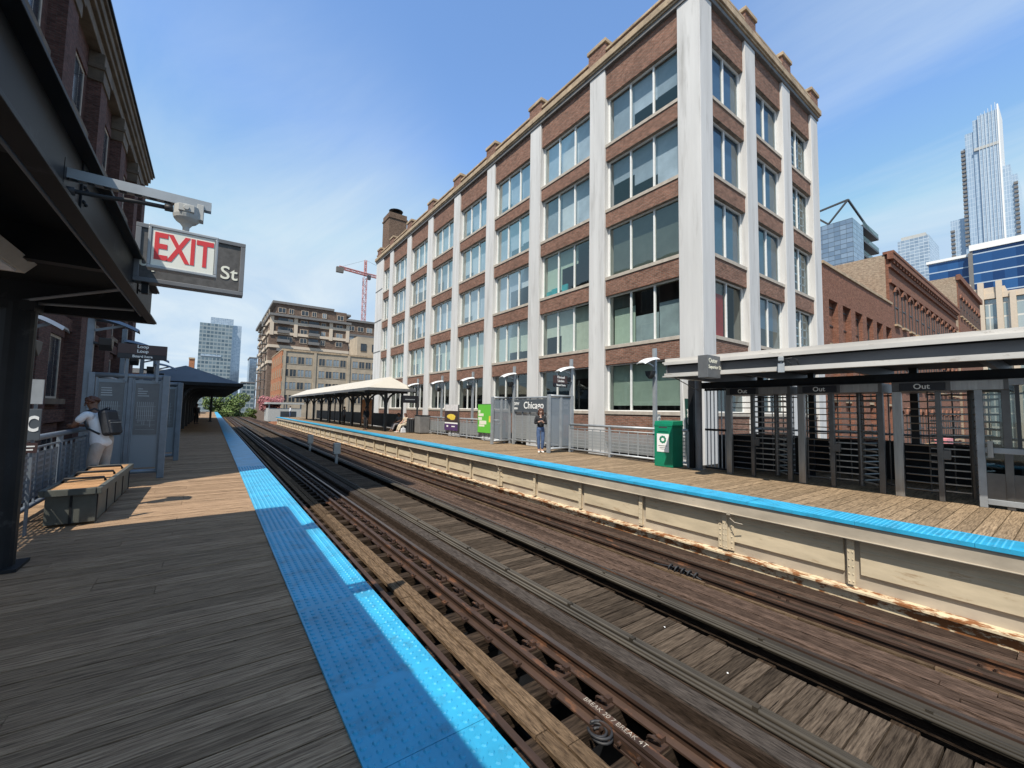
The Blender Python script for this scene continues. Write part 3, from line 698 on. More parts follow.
b = thing('street_sign_box', 'grey box sign lettered Outer Superior St on the corner of the turnstile canopy', 'sign', (9.15, 5.0, 2.44))
MB().box(0, .56, 0, .24, 0, .52).build('box', MAT['sign_grey'], b, bevel=.006)
MB().box(.56, .72, .02, .2, .1, .42).build('bracket', MAT['steel_mid'], b)
text('lettering', 'Outer', .15, MAT['cream_letter'], b, (.04, -.003, .39), ROT_S, align='LEFT', bold=.002)
text('lettering', 'Superior St', .12, MAT['cream_letter'], b, (.03, -.003, .245), ROT_S, align='LEFT', bold=.002)
b = thing('security_camera', 'small grey security camera on a bracket at the turnstile canopy edge', 'camera', (9.74, 3.72, 2.74), rotz=R(20))
MB().box(-.07, .04, -.06, .06, -.24, -.04).build('bracket_box', MAT['galv'], b, bevel=.006)
MB().box(-.11, .07, -.05, .05, .0, .09).tube([(-.02, 0, -.08), (-.02, 0, .02)], .02, 8).build('camera_body', MAT['galv'], b, bevel=.008)
MB().tube([(.0, -.06, .04), (.05, -.2, .07), (.04, -.28, .03), (.05, -.3, -.08)], .012, 6).tube([(.0, -.02, .03), (.05, -.12, .0), (.04, -.2, -.1)], .01, 6).build('cable', MAT['black_rubber'], b, smooth=True)

# ------------------------------------------------------------------ turnstiles
TX = 11.5
def rot_pts(x, y, a): return (x * math.cos(a) - y * math.sin(a), x * math.sin(a) + y * math.cos(a))
def make_turnstile(label, rot):
    """origin: the lit post nearest the column; the row runs along -Y"""
    t = thing('full_height_turnstile', label, 'turnstile', (TX, 5.75, 0), group='full height exit turnstiles under the grey canopy')
    for (y0, y1, x0, x1, mt) in ((-.14, .0, -.08, .02, 'stainless'), (-.70, -.62, -.04, .06, 'stainless_dark'), (-1.56, -1.46, -.04, .06, 'stainless_dark')):
        MB().box(x0, x1, y0, y1, 0, 2.12).build('upright', MAT[mt], t, bevel=.006)
    MB().box(-.06, .9, -1.56, 0, 2.12, 2.32).build('header', MAT['stainless_dark'], t, bevel=.006)
    MB().box(-.08, -.06, -1.50, -.85, 2.13, 2.3).build('header_plate', MAT['stainless'], t)
    sg = MB().box(-.09, -.06, -.78, -.12, 2.135, 2.285).build('out_sign', MAT['sign_black'], t, bevel=.003)
    text('lettering', 'Out', .145, MAT['white'], sg, (-.092, -.45, 2.212), ROT_W, bold=.002)
    # fixed comb between post and rotor, with a bowed barrier
    cb = MB()
    for k in range(13): cb.tube([(.0, -.16, .18 + k*.145), (.0, -.62, .18 + k*.145)], .014, 6)
    cb.build('fixed_comb', MAT['stainless_dark'], t)
    # rotor: a shaft and three wings of arms
    cx, cy = .45, -1.05
    sh = MB().tube([(cx, cy, .05), (cx, cy, 2.12)], .055, 12).build('rotor_shaft', MAT['stainless_dark'], t, smooth=False)
    for w in range(3):
        a = rot + w * 2 * math.pi / 3; wing = MB()
        for k in range(14):
            z = .16 + k * .138; dx, dy = math.cos(a), math.sin(a)
            wing.tube([(cx + dx*.05, cy + dy*.05, z), (cx + dx*.58, cy + dy*.58, z)], .019, 7)
        wing.build('rotor_wing', MAT['stainless'], sh)  # lighter steel than the shaft; highlights on the arms put into the colour
    cage = MB()
    for k in range(8):
        a = R(100 + k * 22); cage.tube([(cx + .66*math.cos(a)*-1 + 0, cy + .66*math.sin(a)*-1, .05), (cx - .66*math.cos(a), cy - .66*math.sin(a), 2.12)], .013, 6)
    for z in (.08, 1.05, 2.08): cage.tube([(cx - .66*math.cos(R(100 + j*11)), cy - .66*math.sin(R(100 + j*11)), z) for j in range(15)], .02, 6)
    cage.build('cage', MAT['stainless_dark'], t)
    MB().box(-.03, .05, -.80, -.66, .80, .98).build('lock_box', MAT['stainless_dark'], t, bevel=.006)
    return t
T1 = make_turnstile('full height turnstile marked Out, the one next to the round column and the green bin', R(100))
dup(T1, (TX - .02, 4.03, 0), label='full height turnstile marked Out, middle one of the three under the canopy')
dup(T1, (TX - .04, 2.31, 0), label='full height turnstile marked Out, the one beside the glazed door')
gt = thing('barred_gate', 'narrow barred steel gate between the round column and the first turnstile', 'gate', (TX + .1, 6.4, 0))
m = MB()
for k in range(6): m.tube([(0, -.02 - k*.105, .08), (0, -.02 - k*.105, 2.3)], .016, 6)
m.build('bars', MAT['galv'], gt)
MB().box(-.02, .02, -.60, .04, .05, .10).box(-.02, .02, -.60, .04, 1.12, 1.18).box(-.02, .02, -.60, .04, 2.26, 2.32).box(-.03, .03, -.64, -.58, 0, 2.35).build('gate_frame', MAT['steel_dark'], gt, bevel=.004)
hb = MB().box(TX - .02, TX + .16, -3.5, 6.5, 2.325, 2.50).build('canopy_lintel', MAT['steel_dark']); tag(hb, 'long dark lintel beam above the turnstile headers', 'lintel')
# glazed door and side light by the frame's edge
d = thing('glazed_door', 'grey framed glazed door at the end of the turnstile row', 'door', (TX - .05, .52, 0))
fr = MB().box(-.05, .05, .55, .65, 0, 2.32).box(-.05, .05, -.42, -.32, 0, 2.32).box(-.045, .045, -.32, .55, 2.2, 2.32).box(-.045, .045, -.32, .55, .98, 1.08).box(-.045, .045, -.32, .55, .06, .16)
fr.build('door_frame', MAT['galv'], d, bevel=.006)
MB().box(-.006, .006, -.32, .55, 1.08, 2.2).build('upper_pane', MAT['glass_booth'], d)
MB().box(-.006, .006, -.32, .55, .62, .98).build('lower_pane', MAT['glass_booth'], d)
MB().box(-.02, .02, -.32, .55, .16, .62).build('kick_panel', MAT['stainless_dark'], d)
MB().box(-.01, .03, .12, .17, 1.08, 2.2).build('glazing_bar', MAT['frame_dark'], d)
MB().box(-.09, -.05, .45, .52, .9, 1.2).build('handle', MAT['stainless'], d, bevel=.006)
MB().box(-.06, .06, -1.4, -.42, 0, 2.32).build('side_panel', MAT['steel_mid'], d, bevel=.006)
# ------------------------------------------------------------------ main loft building
def window_meshes(w, h, n, key, frame='frame_white', fw=.09, mull=.075, dep=.10):
    """frame, pane meshes in local axes: x right, z up, y inward; origin bottom centre"""
    f = MB()
    f.box(-w/2, -w/2 + fw, 0, dep, 0, h).box(w/2 - fw, w/2, 0, dep, 0, h).box(-w/2 + fw, w/2 - fw, 0, dep, h - .06, h).box(-w/2 + fw, w/2 - fw, 0, dep, 0, .05)
    for k in range(1, n):
        x = -w/2 + fw + (w - 2*fw) * k / n
        f.box(x - mull/2, x + mull/2, .002, dep, .05, h - .06)
    p = MB().add([(-w/2 + fw, .06, .05), (w/2 - fw, .06, .05), (w/2 - fw, .06, h - .06), (-w/2 + fw, .06, h - .06)], [(0, 1, 2, 3)])
    return f.mesh('frame_' + key, MAT[frame]), p.mesh('pane_' + key)
def blind_mesh(w, z0, z1, key, x0=None, x1=None):
    a = -w/2 + .1 if x0 is None else x0; b = w/2 - .1 if x1 is None else x1
    return MB().box(a, b, .30, .33, z0, z1).mesh('blind_' + key)
B = tag(bpy.data.objects.new('loft_building', None), 'five storey loft building with white pilasters and red brown brick, right across the tracks', 'building'); COL.objects.link(B)
BX, BY = 15.5, 8.63
PER, PW = 5.1, 1.03
XE, YE = 28.5, 50.1
ROOF = 19.21
SILLS = [1.66, 4.84, 8.30, 11.77, 15.19]; TOPS = [3.92, 7.36, 10.87, 14.32, 17.71]
MB().box(BX + 1.6, XE - 1.2, BY + 1.6, YE - 1.0, STREET, ROOF).build('interior_core', MAT['room_dark'], B)
MB().box(BX + .4, XE - .2, BY + .4, YE - .2, ROOF, ROOF + .3).build('roof', MAT['asphalt'], B)
for z in [1.0, 4.4, 7.8, 11.2, 14.7, 18.2]:
    MB().box(BX + .55, BX + 1.6, BY + 1.6, YE - 1, z - .12, z + .1).box(BX + .55, XE - .6, BY + .55, BY + 1.6, z - .12, z + .1).build('floor_slab', MAT['room_dark'], B)
# pilasters
MB().box(BX, BX + .97, BY, BY + PW, STREET, ROOF + .02).build('corner_pilaster', MAT['white_paint'], B, bevel=.02)
for k in range(1, 9):
    y = BY + PER * k
    y1 = y + PW
    if k == 8: y, y1 = 47.6, YE
    MB().box(BX, BX + .75, y, y1, STREET, ROOF + .01).build('pilaster', MAT['white_paint'], B, bevel=.02)
    if k == 8:
        for z in (4.3, 8.2, 11.9, 15.6): MB().box(BX - .03, BX, y + .02, y1 - .02, z, z + .09).build('joint_band', MAT['condo_grey'], B)
XP = [19.45, 23.55, 27.5]
for x in XP: MB().box(x, x + 1.02, BY, BY + .75, STREET, ROOF + .01).build('pilaster', MAT['white_paint'], B, bevel=.02)
# spandrels (brick between pilasters)
def zbands():
    e = [(STREET, -2.6)] + [(0.2, SILLS[0] - .16)]
    for a, b in zip(TOPS[:-1], SILLS[1:]): e.append((a, b - .16))
    e.append((TOPS[-1], ROOF)); return e
baysW = [(BY + PW + PER * k if k else BY + PW, (BY + PER * (k + 1)) if k < 7 else 47.6) for k in range(8)]
baysS = [(BX + .97, XP[0]), (XP[0] + 1.02, XP[1]), (XP[1] + 1.02, XP[2])]
for (a, b) in baysW:
    for (z0, z1) in zbands(): MB().box(BX + .11, BX + .7, a, b, z0, z1).build('brick_spandrel', MAT['brick_red'], B)
for (a, b) in baysS:
    for (z0, z1) in zbands(): MB().box(a, b, BY + .12, BY + .74, z0, z1).build('brick_spandrel', MAT['brick_red'], B)
# cornice, parapet with raised piers
MB().box(BX - .06, BX + .3, BY - .06, YE + .1, ROOF, ROOF + .20).box(BX + .3, XE + .06, BY - .06, BY + .3, ROOF, ROOF + .20).build('bed_moulding', MAT['condo_grey'], B, bevel=.02)
m = MB().box(BX - .12, BX + .3, BY - .12, YE + .15, ROOF + .20, ROOF + .30).box(BX - .19, BX + .3, BY - .19, YE + .2, ROOF + .30, ROOF + .62).box(BX + .3, XE + .10, BY - .12, BY + .3, ROOF + .20, ROOF + .30).box(BX + .3, XE + .17, BY - .19, BY + .3, ROOF + .30, ROOF + .62)
m.build('cornice', MAT['tan_stone'], B, bevel=.02)
MB().box(BX + .02, BX + .42, BY + .02, YE, ROOF + .62, ROOF + .95).box(BX + .42, XE, BY + .02, BY + .42, ROOF + .62, ROOF + .95).box(XE - .4, XE, BY + .42, YE, ROOF, ROOF + .9).box(BX + .42, XE - .4, YE - .4, YE, ROOF, ROOF + .9).build('parapet', MAT['brick_red'], B)
MB().box(BX - .04, BX + .47, BY - .04, YE + .05, ROOF + .95, ROOF + 1.08).box(BX + .47, XE + .05, BY - .04, BY + .47, ROOF + .95, ROOF + 1.08).build('coping', MAT['tan_stone'], B, bevel=.015)
def merlon(x0, x1, y0, y1):
    p = MB().box(x0, x1, y0, y1, ROOF + .62, ROOF + 1.42).build('parapet_pier', MAT['brick_red'], B)
    MB().box(x0 - .07, x1 + .07, y0 - .07, y1 + .07, ROOF + 1.42, ROOF + 1.62).build('pier_cap', MAT['tan_stone'], p, bevel=.02)
for k in range(9):
    y = BY + PER * k
    if k == 8: y = 48.6
    merlon(BX - .06, BX + .5, y - .08, y + PW + .05) if k else merlon(BX - .06, BX + .9, BY - .06, BY + .95)
for x in XP: merlon(x - .02, x + 1.02, BY - .06, BY + .5)
ch = MB().box(15.95, 18.1, 47.4, 49.7, ROOF, 25.0).box(15.87, 18.18, 47.32, 49.78, 24.3, 24.5).build('chimney', MAT['brick_chimney'], B)
MB().tube([(17.1, 48.5, 25.0), (17.1, 48.5, 25.6)], .4, 14).tube([(17.1, 48.5, 25.6), (17.1, 48.5, 25.72), (17.1, 48.5, 25.95)], [.8, .85, .3], 14).build('flue_cap', MAT['steel_dark'], ch)
# back and side walls
MB().box(XE - .5, XE, BY + .75, YE - .4, STREET, ROOF).build('brick_wall', MAT['brick_red'], B)
MB().box(BX + .75, XE - .5, YE - .6, YE - .02, STREET, ROOF).build('brick_wall', MAT['brick_red'], B)
# windows
WD, WS = 4.05, 3.06
fW, pW = window_meshes(WD, 2.55, 3, 'wide'); fW1, pW1 = window_meshes(WD, 2.26, 3, 'wide_low')
fS, pS = window_meshes(2.7, 2.55, 2, 'side'); fS1, pS1 = window_meshes(2.7, 2.26, 2, 'side_low')
fL, pL = window_meshes(2.45, 2.55, 3, 'end'); fL1, pL1 = window_meshes(2.45, 2.26, 3, 'end_low')
sillW = MB().box(-2.04, 2.04, -.22, .1, -.15, .0).mesh('sill_wide', MAT['sill']); sillS = MB().box(-1.5, 1.5, -.22, .1, -.15, 0).mesh('sill_side', MAT['sill'])
def mats(me, mt):
    me2 = me.copy(); me2.materials.clear(); me2.materials.append(MAT[mt]); return me2
panes = {}
def pane_of(me, mt):
    k = (me.name, mt)
    if k not in panes: panes[k] = mats(me, mt)
    return panes[k]
rndw = random.Random(21)
for ki, (a, b) in enumerate(baysW):
    for fl in range(5):
        w = WD if ki < 7 else 2.45
        wide = ki < 7
        fm_, pm_ = ((fW1, pW1) if wide else (fL1, pL1)) if fl == 0 else ((fW, pW) if wide else (fL, pL))
        h = TOPS[fl] - SILLS[fl]
        wo = link_mesh('window', fm_, B, (BX + .29, (a + b) / 2, SILLS[fl]), (0, 0, R(-90)))
        wo.scale = ((b - a) / w * .995, 1, h / (2.26 if fl == 0 else 2.55))
        link_mesh('pane', pane_of(pm_, 'glass_lo' if fl < 2 or (fl == 2 and ki < 2) else 'glass_up'), wo)
        s = link_mesh('sill', sillW, wo); s.scale = (w / WD, 1, 1)
        # what hangs behind the glass, separately behind each pane
        n = 3; pw = (w - .2) / n
        for q in range(n):
            x0 = -w/2 + .1 + pw * q; x1 = x0 + pw
            if fl >= 3: mt, lo = (rndw.choice(('blind_blue', 'blind_blue', 'blind_pale', 'blind_mid')), 0 if rndw.random() < .7 else rndw.uniform(.2, 1.4))
            elif fl == 2: mt, lo = (('blind_grey', (0, .1, 0)[q]) if ki == 0 else ('blind_green', (.3, 1.5, 2.3)[q]) if ki == 1 else (rndw.choice(('blind_blue', 'blind_mid', 'blind_pale')), rndw.choice((0, 0, .6, 1.3))))
            elif fl == 1:
                mt, lo = ('blind_white' if ki else 'blind_grey', 0 if rndw.random() < .7 else rndw.uniform(.3, 1.6))
                if ki == 0: mt, lo = 'blind_grey', (1.9, 2.4, 2.4)[q]
            else: mt, lo = ('blind_green', .25) if ki == 0 else ('blind_grey', 1.7)
            if lo < 2.2:
                bm_ = MB().box(x0, x1, .30 + .01 * q, .33 + .01 * q, lo + .02, 2.5 if fl else 2.2).mesh('blind', MAT[mt]); link_mesh('blind', bm_, wo)
            if fl == 1 and ki == 0:
                link_mesh('shade', MB().box(x0 + .02, x1 - .02, .36, .38, .03, (1.9, 1.35, 1.75)[q]).mesh('shade', MAT[('blind_green', 'blind_blue', 'blind_blue')[q]]), wo)
        if fl == 2 and ki == 1:
            for (x0, x1, z) in ((-1.9, -1.5, .42), (-1.45, -1.0, .5), (-.55, -.1, .55)):
                link_mesh('teal_box', MB().box(x0, x1, .2, .28, .04, z).mesh('teal_box', MAT['teal']), wo)
for ki, (a, b) in enumerate(baysS):
    for fl in range(5):
        fm_, pm_ = (fS1, pS1) if fl == 0 else (fS, pS)
        h = TOPS[fl] - SILLS[fl]
        wo = link_mesh('window', fm_, B, ((a + b) / 2, BY + .30, SILLS[fl])); wo.scale = ((b - a) / 2.7 * .995, 1, h / (2.26 if fl == 0 else 2.55))
        link_mesh('pane', pane_of(pm_, 'glass_booth' if (ki == 0 and fl == 1) else 'glass_side'), wo); link_mesh('sill', sillS, wo).scale = (.9, 1, 1)
        if ki == 0 and fl == 1:
            link_mesh('red_curtain', MB().box(-1.25, -.12, .10, .13, .05, 1.95).mesh('red_curtain', MAT['red']), wo)
            link_mesh('blind', MB().box(-1.25, -.12, .14, .17, 1.9, 2.5).mesh('blind', MAT['sill']), wo)
        elif ki < 2: link_mesh('blind', MB().box(-1.25, 1.25, .14, .17, (0 if fl > 1 else 1.0), 2.5).mesh('blind', MAT['blind_side']), wo)
        else:
            gm = MB()
            for q in range(5): gm.box(-1.1, 1.1, .1, .13, .2 + q * .45, .27 + q * .45)
            for q in range(5): gm.box(-1.0 + q * .5, -.93 + q * .5, .1, .13, .1, 2.4)
            link_mesh('window_grille', gm.mesh('window_grille', MAT['frame_white']), wo)
# ------------------------------------------------------------------ old brick loft behind the near platform
Lb = tag(bpy.data.objects.new('brick_building', None), 'old dark plum brick building with a tan stone cornice rising behind the bench and railing', 'building'); COL.objects.link(Lb)
LX = -4.5; LY0, LY1 = 8.5, 36.4; LZ = 16.0
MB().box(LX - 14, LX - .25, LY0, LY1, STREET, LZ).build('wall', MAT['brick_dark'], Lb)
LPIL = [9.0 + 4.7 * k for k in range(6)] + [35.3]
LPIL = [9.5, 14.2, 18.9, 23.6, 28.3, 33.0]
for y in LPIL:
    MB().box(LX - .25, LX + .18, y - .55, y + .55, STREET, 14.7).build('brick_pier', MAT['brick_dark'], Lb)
    MB().box(LX - .25, LX + .24, y - .62, y + .62, 14.7, 15.9).box(LX - .25, LX + .30, y - .68, y + .68, 15.2, 15.35).build('pier_capital', MAT['shade_stone'], Lb, bevel=.02)
MB().box(LX - .25, LX + .18, 35.3, LY1 + .1, STREET, 15.9).build('brick_pier', MAT['brick_dark'], Lb)
cm = MB().box(LX - .3, LX + .12, LY0 - .1, LY1 + .1, 15.9, 16.35).box(LX - .3, LX + .26, LY0 - .2, LY1 + .2, 16.35, 16.6).box(LX - .3, LX + .36, LY0 - .3, LY1 + .3, 16.6, 16.95).box(LX - .3, LX + .46, LY0 - .4, LY1 + .45, 16.95, 17.12)
cm.box(LX - 14.2, LX - .3, LY0 - .1, LY0 + .1, 16, 16.9)
cm.build('stone_cornice', MAT['shade_stone'], Lb, bevel=.03)
MB().box(LX + .26, LX + .54, LY0 - .4, LY1 + .5, 17.12, 17.22).build('gutter', MAT['steel_dark'], Lb)
lf = MB(); w_, h_ = 2.3, 2.3
lf.box(-w_/2, -w_/2 + .09, 0, .1, 0, h_).box(w_/2 - .09, w_/2, 0, .1, 0, h_).box(-w_/2 + .09, w_/2 - .09, 0, .1, h_ - .1, h_).box(-w_/2 + .09, w_/2 - .09, 0, .1, 0, .08)
for k in range(1, 4): lf.box(-w_/2 + k * w_/4 - .022, -w_/2 + k * w_/4 + .022, .02, .08, .08, h_ - .1)
for k in range(1, 4): lf.box(-w_/2 + .09, w_/2 - .09, .025, .075, k * h_/4 - .02, k * h_/4 + .02)
lfm = lf.mesh('old_window', MAT['sill'])
lpm = MB().add([(-w_/2 + .09, .06, .08), (w_/2 - .09, .06, .08), (w_/2 - .09, .06, h_ - .1), (-w_/2 + .09, .06, h_ - .1)], [(0,1,2,3)]).mesh('old_pane', MAT['win_dark'])
lsm = MB().box(-w_/2 - .15, w_/2 + .15, -.22, .08, -.2, 0).mesh('old_sill', MAT['shade_stone'])
llm = MB().box(-w_/2 - .12, w_/2 + .12, -.06, .1, h_, h_ + .35).mesh('old_lintel', MAT['brick_dark'])
for k in range(len(LPIL) - 1):
    yc = (LPIL[k] + LPIL[k + 1]) / 2
    for z in (-1.8, 1.75, 5.2, 8.7, 12.2):
        wo = link_mesh('window', lfm, Lb, (LX - .20, yc, z), (0, 0, R(90)))
        link_mesh('pane', lpm, wo, (0, -.04, 0)); link_mesh('sill', lsm, wo); link_mesh('lintel', llm, wo)
    for z in (.9, 4.35, 7.85, 11.35):
        MB().box(LX - .25, LX - .05, LPIL[k] + .55, LPIL[k+1] - .55, z, z + .45).build('brick_band', MAT['brick_dark'], Lb)

# ------------------------------------------------------------------ brick row on the cross street
def recess_windows(par, x0, x1, n, z, w, h, y, frame, arch=False, name='window'):
    """dark openings set into real reveals: jamb frame and pane"""
    for k in range(n):
        xc = x0 + (x1 - x0) * (k + .5) / n
        f = MB().box(-w/2, -w/2 + .08, 0, .2, 0, h).box(w/2 - .08, w/2, 0, .2, 0, h).box(-w/2 + .08, w/2 - .08, 0, .2, 0, .08).box(-w/2 + .08, w/2 - .08, 0, .2, h - .08, h).box(-w/2 + .08, w/2 - .08, .02, .12, h/2 - .04, h/2 + .04)
        wo = f.build(name, MAT[frame], par, loc=(xc, y - .06, z))
        MB().box(-w/2 + .08, w/2 - .08, .1, .12, .08, h - .08).build('pane', MAT['win_dark'], wo)
        MB().box(-w/2 - .12, w/2 + .12, -.14, .06, -.16, 0).build('sill', MAT['tan_stone'], wo)
        if arch:
            hd = MB(); pts = [(-w/2 - .16, h - .25)] + [(-(w/2 + .16) * math.cos(t), h - .25 + (.6) * math.sin(t)) for t in [math.pi * j / 8 for j in range(1, 8)]] + [(w/2 + .16, h - .25), (w/2, h - .25)] + [((w/2) * math.cos(t), h - .25 + .3 * math.sin(t)) for t in [math.pi * j / 8 for j in range(1, 8)]] + [(-w/2, h - .25)]
            hd.prism(pts, 'y', -.10, .04); hd.build('arched_hood', MAT['brick_orange'], wo)
b1 = tag(bpy.data.objects.new('brick_building', None), 'low orange red brick building directly right of the white pilastered loft', 'building'); COL.objects.link(b1)
MB().box(28.6, 43.6, BY + .3, BY + 22, STREET, 10.4).build('wall', MAT['brick_orange'], b1)
for x in [28.6 + 2.45 * k for k in range(7)]:
    MB().box(x, min(x + .9, 43.6), BY, BY + .3, STREET, 8.6).build('brick_pier', MAT['brick_orange'], b1)
MB().box(28.6, 43.6, BY, BY + .3, 8.6, 10.55).build('wall_top', MAT['brick_orange'], b1)
MB().box(28.55, 43.65, BY - .08, BY + .4, 10.55, 10.72).build('coping', MAT['tan_stone'], b1)
for z in (-1.2, 2.6, 6.0): recess_windows(b1, 28.7 + .8, 43.6, 6, z, 1.3, 2.3, BY + .3, 'frame_dark')
b2 = tag(bpy.data.objects.new('brick_building', None), 'taller orange red brick building with a row of arched windows and tan side wall', 'building'); COL.objects.link(b2)
MB().box(43.7, 74, BY + .12, BY + 24, STREET, 14.7).build('wall', MAT['brick_orange'], b2)
MB().box(43.58, 43.7, BY + .3, BY + 24, 9.0, 14.75).build('side_wall', MAT['brick_tan'], b2)
for zz in (12.4, 13.7): MB().box(43.7, 74.1, BY - .05, BY + .12, zz, zz + .35).build('brick_course', MAT['brick_orange'], b2)
MB().box(43.5, 74.2, BY - .25, BY + .12, 14.3, 14.75).box(43.5, 74.2, BY - .3, BY + .4, 14.75, 14.95).build('cornice', MAT['brick_orange'], b2)
for k in range(30): MB().box(44.0 + k, 44.4 + k, BY - .18, BY + .12, 14.05, 14.3).build('corbel', MAT['brick_orange'], b2)
for z, h in ((9.2, 2.9), (4.2, 2.9), (-.8, 2.9)): recess_windows(b2, 44.4, 73.4, 12, z, 1.15, h, BY + .12, 'frame_dark', True)
for k, (x, w, mt, z0, z1) in enumerate([(46, 4, 'green_dark', -3.4, -2.6), (52, 3, 'yellow', -2.6, -1.6), (57, 4, 'pink', -3.2, -.4), (63, 4, 'green_dark', -3.4, -2.6)]):
    MB().box(x, x + w, BY - .9, BY - .05, z0, z1).build('shop_awning', MAT[mt], b2)
b3 = tag(bpy.data.objects.new('brick_building', None), 'small tan and red brick building beyond the arched window facade', 'building'); COL.objects.link(b3)
MB().box(78, 98, 8.9, 22, STREET, 20.0).build('wall', MAT['brick_orange'], b3); MB().box(77.9, 78, 9.0, 22, STREET, 20.1).build('side_wall', MAT['brick_tan'], b3)
MB().box(77.8, 98.1, 8.6, 9.0, 19.6, 20.3).build('cornice', MAT['brick_orange'], b3)
recess_windows(b3, 78.5, 97, 8, 15, 1.2, 2.6, 8.9, 'frame_dark', True)

# ------------------------------------------------------------------ curtain-wall towers
def curtain(name, ca, cb, line, cell, lw, rough=.12, metal=.55, big=.02, stripe=None):
    """glass facade: panes of two tints, floor and mullion lines; u = x + y, v = z in world metres"""
    m, nt, b = new_mat(name); n = nt.nodes; l = nt.links
    g = n.new('ShaderNodeNewGeometry'); sp = n.new('ShaderNodeSeparateXYZ'); l.new(g.outputs['Position'], sp.inputs[0])
    u = n.new('ShaderNodeMath'); l.new(sp.outputs['X'], u.inputs[0]); l.new(sp.outputs['Y'], u.inputs[1])
    def frac(sock, per):
        d = n.new('ShaderNodeMath'); d.operation = 'DIVIDE'; d.inputs[1].default_value = per; l.new(sock, d.inputs[0])
        f = n.new('ShaderNodeMath'); f.operation = 'FRACT'; l.new(d.outputs[0], f.inputs[0])
        fl = n.new('ShaderNodeMath'); fl.operation = 'FLOOR'; l.new(d.outputs[0], fl.inputs[0]); return f.outputs[0], fl.outputs[0]
    fu, iu = frac(u.outputs[0], cell[0]); fv, iv = frac(sp.outputs['Z'], cell[1])
    cm = n.new('ShaderNodeCombineXYZ'); l.new(iu, cm.inputs[0]); l.new(iv, cm.inputs[1])
    wn = n.new('ShaderNodeTexWhiteNoise'); wn.noise_dimensions = '2D'; l.new(cm.outputs[0], wn.inputs['Vector'])
    mx = n.new('ShaderNodeMixRGB'); mx.inputs['Color1'].default_value = c4(ca); mx.inputs['Color2'].default_value = c4(cb); l.new(wn.outputs['Value'], mx.inputs['Fac'])
    def lt(s, t):
        q = n.new('ShaderNodeMath'); q.operation = 'LESS_THAN'; q.inputs[1].default_value = t; l.new(s, q.inputs[0]); return q.outputs[0]
    mm = n.new('ShaderNodeMath'); mm.operation = 'MAXIMUM'; l.new(lt(fu, lw[0]), mm.inputs[0]); l.new(lt(fv, lw[1]), mm.inputs[1])
    fac = mm.outputs[0]
    if stripe:
        fs, _ = frac(u.outputs[0], stripe[0]); mm2 = n.new('ShaderNodeMath'); mm2.operation = 'MAXIMUM'; l.new(fac, mm2.inputs[0]); l.new(lt(fs, stripe[1]), mm2.inputs[1]); fac = mm2.outputs[0]
    m2 = n.new('ShaderNodeMixRGB'); m2.inputs['Color2'].default_value = c4(line); l.new(fac, m2.inputs['Fac']); l.new(mx.outputs[0], m2.inputs['Color1'])
    l.new(m2.outputs[0], b.inputs['Base Color'])
    inv = n.new('ShaderNodeMath'); inv.operation = 'MULTIPLY_ADD'; inv.inputs[1].default_value = -metal; inv.inputs[2].default_value = metal; l.new(fac, inv.inputs[0])
    l.new(inv.outputs[0], b.inputs['Metallic']); b.inputs['Roughness'].default_value = rough
    return m
MAT['cw_tower'] = curtain('pale_blue_tower_glass', (.31,.41,.52), (.38,.48,.58), (.48,.56,.65), (1.45, 3.6), (.16, .08), metal=.2)
MAT['cw_blue'] = curtain('deep_blue_glass', (.008,.035,.12), (.03,.11,.28), (.42,.50,.58), (2.2, 2.9), (.0, .11), metal=.2)
MAT['cw_grid'] = curtain('blue_grey_grid_glass', (.20,.27,.35), (.34,.42,.50), (.07,.085,.10), (1.2, 1.15), (.05, .12))
MAT['cw_pale'] = curtain('pale_grey_grid_glass', (.30,.37,.44), (.45,.52,.58), (.50,.56,.61), (1.2, 1.15), (.07, .16))
MAT['cw_left'] = curtain('grey_blue_flats_glass', (.07,.11,.14), (.20,.26,.29), (.27,.31,.32), (2.4, 3.0), (.22, .34), metal=.2)
MAT['cw_cream'] = curtain('pale_office_glass', (.26,.34,.36), (.42,.48,.48), (.60,.60,.56), (2.2, 2.4), (.08, .12), metal=.3)
T = tag(bpy.data.objects.new('skyscraper', None), 'tallest pale blue glass skyscraper with stepped top and white vertical fins', 'skyscraper'); COL.objects.link(T)
MB().box(500, 545, 30.5, 41.2, STREET, 251).box(501, 545, 41.2, 44, STREET, 249).build('main_shaft', MAT['cw_tower'], T)
MB().box(502, 550, 44, 48.8, STREET, 240).box(504, 550, 48.8, 51.5, STREET, 229).build('west_shoulder', MAT['cw_tower'], T); MB().box(508, 550, 51.5, 60.3, STREET, 171).build('low_shoulder', MAT['cw_tower'], T)
MB().box(504, 550, 25.6, 29.7, STREET, 204).build('east_shoulder', MAT['cw_tower'], T); MB().box(507, 550, 22.5, 25.6, STREET, 196).build('east_step', MAT['cw_tower'], T)
for k in range(6): MB().box(499.4, 500, 31.2 + k * 1.9, 31.5 + k * 1.9, 60, 254 + (2 if k > 1 else 3) - k).build('white_fin', MAT['fin'], T)
MB().box(499.5, 530, 29.7, 30.5, STREET, 255).build('corner_blade', MAT['white'], T)
for z in (118, 128, 222): MB().box(499.6, 500.0, 30.6, 43.9, z, z + 2.4).build('plant_band', MAT['pale_metal'], T)
for k in range(24):
    MB().box(502.6, 504, 49.2, 51.6, 145 + k * 3.5, 146.8 + k * 3.5).build('balcony', MAT['condo_grey'], T)
for k in range(22):
    MB().box(505.6, 507, 22.4, 24.6, 112 + k * 3.6, 113.8 + k * 3.6).build('balcony', MAT['condo_grey'], T)
